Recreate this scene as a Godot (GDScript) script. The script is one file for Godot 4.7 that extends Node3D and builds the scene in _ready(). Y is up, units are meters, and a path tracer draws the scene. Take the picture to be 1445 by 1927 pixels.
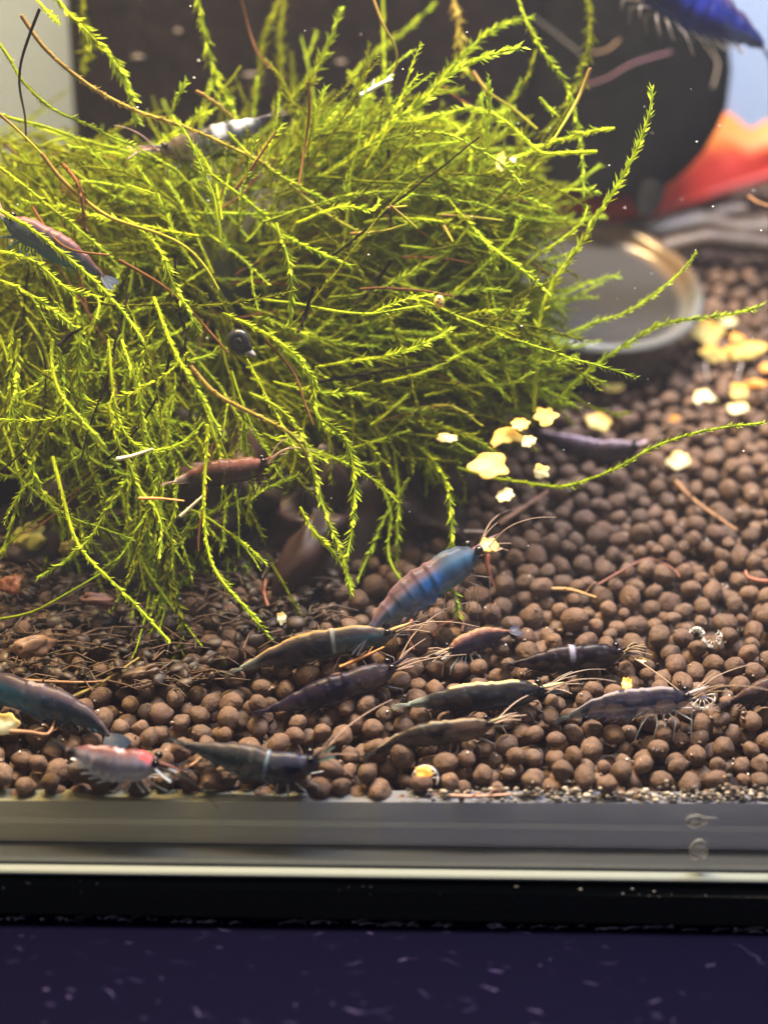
extends Node3D
# A close view into a small shrimp tank. Lengths in the builders are millimetres; meshes are committed in metres.

const MM := 0.001
const FOCAL := 2646.0                       # focal length in photograph pixels (vertical field of view 40 degrees)
var eye := Vector3(0, 84.8, 138)            # camera place, mm; z = 0 is the inner face of the front glass
var eye_basis := Basis(Vector3.RIGHT, deg_to_rad(-20.0)) * Basis(Vector3.BACK, deg_to_rad(0.7))
var rng := RandomNumberGenerator.new()
var noise := FastNoiseLite.new()
var names := {}
var M := {}

# ---------------------------------------------------------------- mesh building
class MB:
	var v := PackedVector3Array()
	var n := PackedVector3Array()
	var c := PackedColorArray()
	var i := PackedInt32Array()

	func tri(a: int, b: int, d: int) -> void:
		i.append(a); i.append(b); i.append(d)

	func vert(p: Vector3, q: Vector3, col: Color) -> int:
		v.append(p); n.append(q); c.append(col)
		return v.size() - 1

	# a tube along pts with a radius and a colour at each point
	func tube(pts: PackedVector3Array, radii: PackedFloat32Array, cols: PackedColorArray, sides := 6, flat := 1.0) -> void:
		var m := pts.size()
		if m < 2: return
		var t := (pts[1] - pts[0]).normalized()
		var s := t.cross(Vector3.UP)
		if s.length() < 0.2: s = t.cross(Vector3.RIGHT)
		s = s.normalized()
		var start := v.size()
		for k in m:
			if k > 0:
				var t2 := (pts[mini(k + 1, m - 1)] - pts[k - 1]).normalized()
				s = (s - t2 * s.dot(t2)).normalized()
				t = t2
			var u := s.cross(t)
			for j in sides:
				var a := TAU * j / sides
				var d := s * cos(a) + u * sin(a) * flat
				v.append(pts[k] + d * radii[k])
				n.append((s * cos(a) * flat + u * sin(a)).normalized())
				c.append(cols[k])
		for k in m - 1:
			for j in sides:
				var a := start + k * sides + j
				var b := start + k * sides + (j + 1) % sides
				var e := a + sides
				var f := b + sides
				i.append(a); i.append(b); i.append(f)
				i.append(a); i.append(f); i.append(e)
		for end: int in [0, m - 1]:
			var q := (pts[0] - pts[1]).normalized() if end == 0 else (pts[m - 1] - pts[m - 2]).normalized()
			var o := vert(pts[end] + q * radii[end] * 0.6, q, cols[end])
			for j in sides:
				var a := start + end * sides + j
				var b := start + end * sides + (j + 1) % sides
				if end == 0: tri(o, b, a)
				else: tri(o, a, b)

	# a small pointed leaf: base, two flanks, tip
	func leaf(b: Vector3, dir: Vector3, side: Vector3, length: float, w: float, c0: Color, c1: Color) -> void:
		var q := dir.cross(side).normalized()
		var k := v.size()
		v.append(b); v.append(b + dir * length * 0.4 + side * w + q * w * 0.4); v.append(b + dir * length * 0.4 - side * w + q * w * 0.4); v.append(b + dir * length)
		n.append(q); n.append((q + side * 0.4).normalized()); n.append((q - side * 0.4).normalized()); n.append(q)
		c.append(c0); c.append(c0); c.append(c0); c.append(c1)
		i.append(k); i.append(k + 1); i.append(k + 3)
		i.append(k); i.append(k + 3); i.append(k + 2)

	# ellipsoid with axes in the basis columns
	func ball(o: Vector3, b: Basis, col: Color, rows := 8, cols := 12) -> void:
		var s := v.size()
		var bi := b.inverse().transposed()
		for r in rows + 1:
			var a := PI * r / rows
			for k in cols + 1:
				var p := TAU * k / cols
				var d := Vector3(sin(a) * cos(p), cos(a), sin(a) * sin(p))
				vert(o + b * d, (bi * d).normalized(), col)
		for r in rows:
			for k in cols:
				var a := s + r * (cols + 1) + k
				var e := a + cols + 1
				tri(a, a + 1, e + 1); tri(a, e + 1, e)

	# quad with flat normal
	func quad(a: Vector3, b: Vector3, d: Vector3, e: Vector3, col: Color) -> void:
		var q := (d - a).cross(b - a).normalized()
		var k := v.size()
		for p in [a, b, d, e]: vert(p, q, col)
		tri(k, k + 1, k + 2); tri(k, k + 2, k + 3)

	# box with chamfered edges
	func box(lo: Vector3, hi: Vector3, ch: float, col: Color) -> void:
		var mid := (lo + hi) / 2.0
		var h := (hi - lo) / 2.0
		var pos := {}
		var e := [Vector3.RIGHT, Vector3.UP, Vector3.BACK]
		for ax in 3:
			for sg in [-1.0, 1.0]:
				var b = (ax + 1) % 3
				var d = (ax + 2) % 3
				var f := []
				for q in [[-1, -1], [1, -1], [1, 1], [-1, 1]]:
					f.append(mid + e[ax] * h[ax] * sg + e[b] * (h[b] - ch) * q[0] + e[d] * (h[d] - ch) * q[1])
				poly(f, e[ax] * sg, col)
		for ax in 3:
			var b = (ax + 1) % 3
			var d = (ax + 2) % 3
			for s1 in [-1.0, 1.0]:
				for s2 in [-1.0, 1.0]:
					var f := []
					for sa in [-1.0, 1.0]:
						f.append(mid + e[ax] * (h[ax] - ch) * sa + e[b] * h[b] * s1 + e[d] * (h[d] - ch) * s2)
					for sa in [1.0, -1.0]:
						f.append(mid + e[ax] * (h[ax] - ch) * sa + e[b] * (h[b] - ch) * s1 + e[d] * h[d] * s2)
					poly(f, (e[b] * s1 + e[d] * s2).normalized(), col)
		for sx in [-1.0, 1.0]:
			for sy in [-1.0, 1.0]:
				for sz in [-1.0, 1.0]:
					var s := Vector3(sx, sy, sz)
					var f := []
					for ax in 3:
						var p := (h - Vector3.ONE * ch)
						p[ax] = h[ax]
						f.append(mid + p * s)
					poly(f, s.normalized(), col)

	func poly(f: Array, q: Vector3, col: Color) -> void:
		var k := v.size()
		for p in f: vert(p, q, col)
		for j in range(1, f.size() - 1):
			if (f[j + 1] - f[0]).cross(f[j] - f[0]).dot(q) >= 0: tri(k, k + j, k + j + 1)
			else: tri(k, k + j + 1, k + j)

	# a surface of rings (each the same length); closed round if wrap
	func rings(r: Array, cols: Array, wrap := true) -> void:
		var s := v.size()
		var m: int = r.size()
		var w: int = r[0].size()
		for k in m:
			for j in w:
				var a: Vector3 = r[k][(j + 1) % w] - r[k][(j - 1 + w) % w] if wrap else r[k][mini(j + 1, w - 1)] - r[k][maxi(j - 1, 0)]
				var b: Vector3 = r[mini(k + 1, m - 1)][j] - r[maxi(k - 1, 0)][j]
				var q := b.cross(a)
				vert(r[k][j], q.normalized() if q.length() > 1e-9 else Vector3.UP, cols[k][j])
		for k in m - 1:
			for j in (w if wrap else w - 1):
				var a := s + k * w + j
				var b := s + k * w + (j + 1) % w
				tri(a, b, b + w); tri(a, b + w, a + w)

	func mesh(base: Vector3, m: Material) -> ArrayMesh:
		var out := PackedVector3Array()
		out.resize(v.size())
		for k in v.size(): out[k] = (v[k] - base) * MM
		# keep winding and normals on the same side
		for k in range(0, i.size(), 3):
			var a := i[k]
			var b := i[k + 1]
			var d := i[k + 2]
			if (v[d] - v[a]).cross(v[b] - v[a]).dot(n[a] + n[b] + n[d]) < 0.0:
				i[k + 1] = d
				i[k + 2] = b
		var arr := []
		arr.resize(Mesh.ARRAY_MAX)
		arr[Mesh.ARRAY_VERTEX] = out
		arr[Mesh.ARRAY_NORMAL] = n
		arr[Mesh.ARRAY_COLOR] = c
		arr[Mesh.ARRAY_INDEX] = i
		var am := ArrayMesh.new()
		am.add_surface_from_arrays(Mesh.PRIMITIVE_TRIANGLES, arr)
		am.surface_set_material(0, m)
		return am

# ---------------------------------------------------------------- scene tree
func numbered(called: String) -> String:
	var k: int = names.get(called, 0)
	names[called] = k + 1
	return called if k == 0 else "%s_%03d" % [called, k]

func tag(o: Node, label := "", category := "", group := "", kind := "") -> void:
	if label: o.set_meta("label", label)
	if category: o.set_meta("category", category)
	if group: o.set_meta("group", group)
	if kind: o.set_meta("kind", kind)

func thing(called: String, at_mm: Vector3, label := "", category := "", group := "", kind := "") -> Node3D:
	var o := Node3D.new()
	o.name = numbered(called)
	add_child(o, true)
	o.position = at_mm * MM
	o.set_meta("base", at_mm)
	tag(o, label, category, group, kind)
	return o

func part(b: MB, called: String, m: Material, parent: Node3D, kind := "") -> MeshInstance3D:
	var o := MeshInstance3D.new()
	o.name = called
	var base: Vector3 = Vector3.ZERO
	var p: Node = parent
	while p and p != self:
		if p.has_meta("base"):
			base = p.get_meta("base")
			break
		p = p.get_parent()
	o.mesh = b.mesh(base, m)
	parent.add_child(o, true)
	if kind: o.set_meta("kind", kind)
	return o

# one mesh that is a whole thing
func single(b: MB, called: String, m: Material, at_mm: Vector3, label := "", category := "", group := "", kind := "") -> MeshInstance3D:
	var o := MeshInstance3D.new()
	o.name = numbered(called)
	o.mesh = b.mesh(at_mm, m)
	add_child(o, true)
	o.position = at_mm * MM
	tag(o, label, category, group, kind)
	return o

func mat(col: Color, rough := 0.6, extra := {}) -> StandardMaterial3D:
	var m := StandardMaterial3D.new()
	m.albedo_color = col.linear_to_srgb()
	m.roughness = rough
	for k in extra: m.set(k, extra[k])
	return m

func L(r: float, g: float, b: float, a := 1.0) -> Color:
	return Color(r, g, b, a)

# ---------------------------------------------------------------- places
func ray(px: float, py: float) -> Vector3:
	return eye_basis * Vector3((px - 722.5) / FOCAL, -(py - 963.5) / FOCAL, -1.0)

# the point that the photograph shows at a pixel, d millimetres in front of the lens
func at(px: float, py: float, d: float) -> Vector3:
	return eye + ray(px, py) * d

func soil_height(x: float, z: float) -> float:
	var d := -z
	var h := 0.40 * minf(d, 98.0) + 0.22 * maxf(d - 98.0, 0.0)
	return h + 1.4 * noise.get_noise_2d(x * 2.2, z * 2.2) * clampf(d / 15.0, 0.0, 1.0)

# where the sight line through a pixel meets the soil
func ground(px: float, py: float, lift := 1.6) -> Vector3:
	var r := ray(px, py)
	var d := 120.0
	while d < 330.0:
		var p := eye + r * d
		if p.z < 0.5 and p.y < soil_height(p.x, p.z) + lift: return p
		d += 0.5
	return eye + r * 300.0

func depth_of(p: Vector3) -> float:
	return -(eye_basis.inverse() * (p - eye)).z

func smooth(pts: PackedVector3Array, step: float) -> PackedVector3Array:
	var out := PackedVector3Array()
	var m := pts.size()
	for k in m - 1:
		var a := pts[maxi(k - 1, 0)]
		var b := pts[k]
		var d := pts[k + 1]
		var e := pts[mini(k + 2, m - 1)]
		var cnt := maxi(1, int(ceil(b.distance_to(d) / step)))
		for j in cnt: out.append(b.cubic_interpolate(d, a, e, float(j) / cnt))
	out.append(pts[m - 1])
	return out

# ---------------------------------------------------------------- soil
func pellet_mesh(seed_: int) -> ArrayMesh:
	var b := MB.new()
	var rows := 12
	var cols := 16
	var s := 900 + seed_
	rng.seed = s
	var stretch := Vector3(rng.randf_range(0.94, 1.22), rng.randf_range(0.84, 1.0), rng.randf_range(0.84, 1.06))
	var cut := Vector3(rng.randfn(), rng.randfn(), rng.randfn()).normalized()
	var cut2 := Vector3(rng.randfn(), rng.randfn(), rng.randfn()).normalized()
	var lump := rng.randf_range(0.12, 0.34)
	var rg := []
	var cg := []
	for r in rows + 1:
		var a := PI * clampf(float(r) / rows, 0.004, 0.996)
		var ring := []
		var rc := []
		for k in cols:
			var p := TAU * k / cols
			var d := Vector3(sin(a) * cos(p), cos(a), sin(a) * sin(p))
			var f := 1.0 + lump * noise.get_noise_3d(d.x * 42 + seed_ * 91, d.y * 42, d.z * 42) + 0.07 * noise.get_noise_3d(d.x * 150, d.y * 170 + seed_ * 37, d.z * 170)
			for w in [cut, cut2]:
				var e := d.dot(w)
				if e * f > 0.84: f = lerpf(f, 0.84 / e, 0.8)
			ring.append(d * f * stretch)
			var t := 1.0 + 0.22 * noise.get_noise_3d(d.x * 90, d.y * 90, d.z * 90 + seed_ * 53)
			rc.append(L(0.128 * t, 0.086 * t, 0.064 * t))
		rg.append(ring)
		cg.append(rc)
	b.rings(rg, cg)
	return b.mesh(Vector3.ZERO, M.pellet)

func build_soil() -> void:
	var g := thing("ground", Vector3.ZERO, "dark brown aquarium soil of round clay pellets sloping up towards the back", "", "", "structure")
	# the bed under the pellets
	var b := MB.new()
	var rg := []
	var cg := []
	for k in 56:
		var z := -0.3 - 164.5 * k / 55.0
		var ring := []
		var rc := []
		for j in 50:
			var x := -108.0 + 216.0 * j / 49.0
			ring.append(Vector3(x, soil_height(x, z) - 4.2 - (1.2 if k == 0 else 0.0), z))
			rc.append(L(0.05, 0.034, 0.027))
		rg.append(ring)
		cg.append(rc)
	b.rings(rg, cg, false)
	part(b, "soil_bed", M.pellet, g)
	# pellets dropped one by one into the lowest of a few places
	rng.seed = 11
	var cells := {}
	var P := PackedVector3Array()
	var R := PackedFloat32Array()
	for round_ in 3:
		var want := [5200, 5200, 4200][round_] as int
		for k in want:
			var best := Vector3.ZERO
			var low := 1e9
			var r := clampf(rng.randfn(1.26, 0.17), 0.85, 1.75)
			for tries in [4, 7, 12][round_]:
				var z := -r * 1.27 - pow(rng.randf(), 1.15) * (150.0 - r)
				var half := 104.0
				var x := rng.randf_range(-half, half)
				var y := soil_height(x, z) - 5.0 + r * 0.6
				var cx := int(floor(x / 3.8))
				var cz := int(floor(z / 3.8))
				for ix in range(cx - 1, cx + 2):
					for iz in range(cz - 1, cz + 2):
						for q in cells.get(Vector2i(ix, iz), []):
							var dx := P[q].x - x
							var dz := P[q].z - z
							var s := (R[q] + r) * 0.93
							var h := s * s - dx * dx - dz * dz
							if h > 0.0: y = maxf(y, P[q].y + sqrt(h))
				var over := y - soil_height(x, z)
				if Vector2(x - dish_at.x, z - dish_at.z).length() < 18.5 and y + r > dish_at.y - (z - dish_at.z) * 0.36 + 1.0: over = 9.0
				if over < low:
					low = over
					best = Vector3(x, y, z)
			if low > 0.9: continue
			var id := P.size()
			P.append(best)
			R.append(r)
			var cell := Vector2i(int(floor(best.x / 3.8)), int(floor(best.z / 3.8)))
			if not cells.has(cell): cells[cell] = []
			cells[cell].append(id)
	# which pellets show largest: discs drawn into a coarse depth picture
	var inv := eye_basis.inverse()
	var W := 362
	var H := 482
	var zbuf := PackedFloat32Array()
	zbuf.resize(W * H)
	zbuf.fill(1e9)
	var ids := PackedInt32Array()
	ids.resize(W * H)
	ids.fill(-1)
	for k in P.size():
		var q := inv * (P[k] - eye)
		var d := -q.z
		var sx := (q.x / d * FOCAL + 722.5) / 4.0
		var sy := (-q.y / d * FOCAL + 963.5) / 4.0
		var sr := R[k] / d * FOCAL / 4.0
		for yy in range(maxi(0, int(sy - sr)), mini(H, int(sy + sr) + 1)):
			for xx in range(maxi(0, int(sx - sr)), mini(W, int(sx + sr) + 1)):
				if Vector2(xx - sx, yy - sy).length() < sr and d < zbuf[yy * W + xx]:
					# moss and its shade cover the upper middle of the view
					if xx < 225 and yy < 250: continue
					zbuf[yy * W + xx] = d
					ids[yy * W + xx] = k
	var area := {}
	for k in ids: if k >= 0: area[k] = area.get(k, 0) + 1
	var order := area.keys()
	order.sort_custom(func(a, c): return area[a] > area[c])
	var single_ := {}
	for k in order.slice(0, 300): single_[k] = true
	var meshes := []
	for k in 12: meshes.append(pellet_mesh(k))
	rng.seed = 12
	var rest := []
	for k in 12: rest.append([])
	pellet_tops = []
	for k in P.size():
		var which := rng.randi() % 12
		var bs := Basis.from_euler(Vector3(rng.randf() * TAU, rng.randf() * TAU, rng.randf() * TAU)).scaled(Vector3.ONE * R[k])
		var tint := rng.randf_range(0.78, 1.18)
		var warm := rng.randf_range(-0.05, 0.05)
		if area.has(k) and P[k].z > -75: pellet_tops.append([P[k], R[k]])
		if single_.has(k):
			var o := MeshInstance3D.new()
			o.name = "pellet"
			o.mesh = meshes[which]
			o.material_override = M.pellets[rng.randi() % 4]
			o.transform = Transform3D(bs, P[k] * MM)
			g.add_child(o, true)
		else:
			rest[which].append([Transform3D(bs, P[k] * MM), L(tint * (1.0 + warm), tint, tint * (1.0 - warm))])
	for w in 12:
		var mm := MultiMesh.new()
		mm.transform_format = MultiMesh.TRANSFORM_3D
		mm.use_colors = true
		mm.mesh = meshes[w]
		mm.instance_count = rest[w].size()
		for k in rest[w].size():
			mm.set_instance_transform(k, rest[w][k][0])
			mm.set_instance_color(k, rest[w][k][1])
		var o := MultiMeshInstance3D.new()
		o.name = "pellet_bed"
		o.multimesh = mm
		g.add_child(o, true)
		tag(o, "", "", "", "stuff")

var pellet_tops := []
var dish_at := Vector3.ZERO

# ---------------------------------------------------------------- moss
func moss_strand(b: MB, pts: PackedVector3Array, r0: float, leaf_len: float, gap: float, col: Color, tip: Color, sides := 5) -> void:
	var m := pts.size()
	var rad := PackedFloat32Array()
	var cols := PackedColorArray()
	for k in m:
		var t := float(k) / (m - 1)
		rad.append(r0 * lerpf(1.0, 0.55, t))
		cols.append(col.lerp(tip, t) * (1.0 + 0.35 * noise.get_noise_2d(k * 14.0, pts[0].x * 17.0)))
	b.tube(pts, rad, cols, sides)
	if leaf_len <= 0.0: return
	var along := 0.0
	var next := gap
	var turn := rng.randf() * TAU
	var total := 0.0
	for k in m - 1: total += pts[k].distance_to(pts[k + 1])
	for k in m - 1:
		var seg := pts[k].distance_to(pts[k + 1])
		if seg < 1e-5: continue
		var t := (pts[k + 1] - pts[k]) / seg
		var s := t.cross(Vector3(0.31, 0.9, 0.3)).normalized()
		var u := s.cross(t)
		while next < along + seg:
			var f := (next - along) / seg
			var o := pts[k].lerp(pts[k + 1], f)
			var e := next / total
			turn += PI * 0.93 + rng.randf_range(-0.5, 0.5)
			var out := s * cos(turn) + u * sin(turn)
			var dir := (t * rng.randf_range(0.8, 1.5) + out * rng.randf_range(0.4, 1.0) + Vector3(rng.randfn(), rng.randfn(), rng.randfn()) * 0.14).normalized()
			var len_ := leaf_len * rng.randf_range(0.7, 1.25) * (0.75 + 0.45 * sin(PI * clampf(e, 0.05, 0.95)))
			var cc := col.lerp(tip, e * e)
			var sh := rng.randf_range(0.65, 1.3)
			cc = L(cc.r * sh, cc.g * sh, cc.b * sh)
			b.leaf(o + out * r0 * 0.5, dir, dir.cross(out).normalized(), len_ * 1.0, len_ * 0.17, cc, cc.lerp(tip, 0.3))
			next += gap * rng.randf_range(0.6, 1.4)
		along += seg

# traced strand: pixels of the photograph, depth at both ends
func traced(p: Array, d0: float, d1: float, look := "bright", r0 := 0.24, leaf_len := 0.85) -> void:
	var pts := PackedVector3Array()
	var m := p.size() / 2
	for k in m:
		var t := float(k) / (m - 1)
		pts.append(at(p[2 * k], p[2 * k + 1], lerpf(d0, d1, t) + sin(t * 5.0 + d0) * 1.2))
	add_strand(smooth(pts, 1.1), look, r0, leaf_len)

var moss: Node3D
var moss_rest: MB
var strand_count := 0

func strand_colors(look: String) -> Array:
	var v := rng.randf_range(0.85, 1.15)
	match look:
		"bright": return [L(0.42 * v, 0.50 * v, 0.020), L(0.48 * v, 0.64 * v, 0.045)]
		"green": return [L(0.25 * v, 0.315 * v, 0.014), L(0.34 * v, 0.47 * v, 0.03)]
		"deep": return [L(0.125 * v, 0.142 * v, 0.006), L(0.19 * v, 0.22 * v, 0.010)]  # shade inside the clump put into a darker green
		"tan": return [L(0.27 * v, 0.17 * v, 0.06), L(0.42 * v, 0.44 * v, 0.04)]
		"brown": return [L(0.16 * v, 0.075 * v, 0.03), L(0.22 * v, 0.11 * v, 0.05)]
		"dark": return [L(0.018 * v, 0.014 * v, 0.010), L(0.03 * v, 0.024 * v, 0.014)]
		_: return [L(0.25, 0.14, 0.06), L(0.3, 0.2, 0.09)]

func add_strand(pts: PackedVector3Array, look: String, r0: float, leaf_len: float, apart := true) -> void:
	var c := strand_colors(look)
	if apart and strand_count < 296:
		var b := MB.new()
		moss_strand(b, pts, r0 * 0.85, maxf(leaf_len, 0.7) * 1.1 if leaf_len > 0.35 else leaf_len, 0.21, c[0], c[1])
		part(b, "strand", M.moss, moss)
		strand_count += 1
	else:
		moss_strand(moss_rest, pts, r0, leaf_len * 1.15, 0.33, c[0], c[1], 4)

# which way strands run at a place in the clump (photograph directions, y down)
func flow(x: float, y: float) -> Vector2:
	var out := Vector2((x - 420.0), (y - 560.0) * 0.62).normalized()
	var fall := Vector2(0.22, 1.0)
	var drape := Vector2(0.86, 0.5)
	var wl := clampf((480.0 - x) / 300.0, 0.0, 1.0)
	var wt := clampf((520.0 - y) / 260.0, 0.0, 1.0)
	var left := fall.lerp(drape, wt)
	return out.lerp(left, wl).normalized()

func edge_shift(x: float, y: float) -> Vector2:
	return Vector2(noise.get_noise_2d(x * 0.9, y * 0.9), noise.get_noise_2d(x * 0.9 + 900, y * 0.9)) * 75.0

func build_moss() -> void:
	moss = thing("moss", at(430, 900, 190), "large bright green clump of aquarium moss with long feathery strands trailing over the soil", "aquatic moss")
	moss_rest = MB.new()
	rng.seed = 31
	trace_all()
	# strands between the traced ones
	var outline := PackedVector2Array()
	for q in [[-60, 250], [40, 235], [150, 250], [260, 290], [420, 290], [520, 235], [640, 225], [740, 265], [860, 215], [975, 270], [985, 420], [1005, 470], [1000, 640], [960, 735], [890, 775], [840, 835], [760, 860], [640, 850], [560, 880], [480, 910], [425, 960], [410, 1060], [330, 1120], [240, 1080], [150, 990], [60, 900], [-60, 860]]:
		outline.append(Vector2(q[0], q[1]))
	var n2 := FastNoiseLite.new()
	n2.seed = 5
	n2.frequency = 0.006
	var made := 0
	var tries := 0
	while made < 3600 and tries < 24000:
		tries += 1
		var x := rng.randf_range(-60, 1000)
		var y := rng.randf_range(220, 1000)
		if not Geometry2D.is_point_in_polygon(Vector2(x, y) + edge_shift(x, y), outline): continue
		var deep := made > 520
		var thick := clampf(1.0 - Vector2((x - 380) / 640.0, (y - 560) / 400.0).length(), 0.1, 1.0)
		var d := 190.0 + (rng.randf_range(-18, 20) * (0.35 + thick) if not deep else rng.randf_range(-8, 24))
		if x < 500 and y > 600 and not deep: d -= 6.0
		var len_ := rng.randf_range(12, 34) if not deep else rng.randf_range(8, 24)
		var pts := PackedVector3Array()
		var outside := 0
		var stray := rng.randi_range(0, 7) if not deep else 1
		var dirn := flow(x, y).rotated(rng.randfn(0, 0.62))
		var bend := rng.randfn(0, 0.04)
		var dz := rng.randfn(0, 0.22)
		var px := x
		var py := y
		for k in int(len_ / 1.5) + 1:
			if k > 2 and not Geometry2D.is_point_in_polygon(Vector2(px, py) + edge_shift(px, py), outline):
				outside += 1
				if outside > stray: break
			pts.append(at(px, py, d))
			dirn = dirn.rotated(rng.randfn(0, 0.06) + bend + 0.05 * n2.get_noise_2d(px + made * 7, py))
			dirn = (dirn + Vector2(0, 0.012)).normalized()
			var step := 1.5 / d * FOCAL
			px += dirn.x * step
			py += dirn.y * step
			d = clampf(d + dz * 1.5, 168, 222)
			if py > 300 and at(px, py, d).y < soil_height(at(px, py, d).x, minf(at(px, py, d).z, -1.0)) + 1.5: d -= 2.0
		if pts.size() < 5: continue
		made += 1
		for br in (1 if rng.randf() < 0.5 else 0) + (1 if rng.randf() < 0.2 else 0):
			var from := rng.randi_range(1, pts.size() - 3)
			var along := (pts[from + 1] - pts[from]).normalized()
			var out := along.cross(Vector3(rng.randfn(), rng.randfn(), rng.randfn())).normalized()
			var bp := PackedVector3Array([pts[from]])
			var go := (along + out * rng.randf_range(0.4, 1.0)).normalized()
			for k in rng.randi_range(3, 6):
				bp.append(bp[bp.size() - 1] + go * 1.3)
				go = (go + along * 0.12 + Vector3(0, -0.06, 0)).normalized()
			add_strand(smooth(bp, 1.2), "deep" if deep else ["green", "bright", "deep"][rng.randi() % 3], 0.13, rng.randf_range(0.6, 0.95), false)
		var pick := rng.randf()
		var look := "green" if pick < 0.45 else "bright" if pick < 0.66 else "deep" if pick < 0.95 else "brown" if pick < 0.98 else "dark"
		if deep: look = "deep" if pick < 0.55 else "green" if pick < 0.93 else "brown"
		add_strand(smooth(pts, 1.4), look, rng.randf_range(0.13, 0.24) if not deep else rng.randf_range(0.12, 0.2), rng.randf_range(0.55, 1.05) if look != "dark" and look != "brown" else 0.4, not deep)
	part(moss_rest, "fine_strands", M.moss, moss, "stuff")

# ---------------------------------------------------------------- shrimp
func profile(t: float) -> float:
	var ks := [0.0, 0.2, 0.08, 0.34, 0.22, 0.64, 0.38, 0.93, 0.5, 1.0, 0.58, 0.95, 0.64, 0.94, 0.74, 1.0, 0.84, 0.88, 0.91, 0.62, 0.96, 0.34, 1.0, 0.08]
	for k in range(0, ks.size() - 2, 2):
		if t <= ks[k + 2]:
			return lerpf(ks[k + 1], ks[k + 3], smoothstep(0.0, 1.0, (t - ks[k]) / (ks[k + 2] - ks[k])))
	return 0.08

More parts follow.
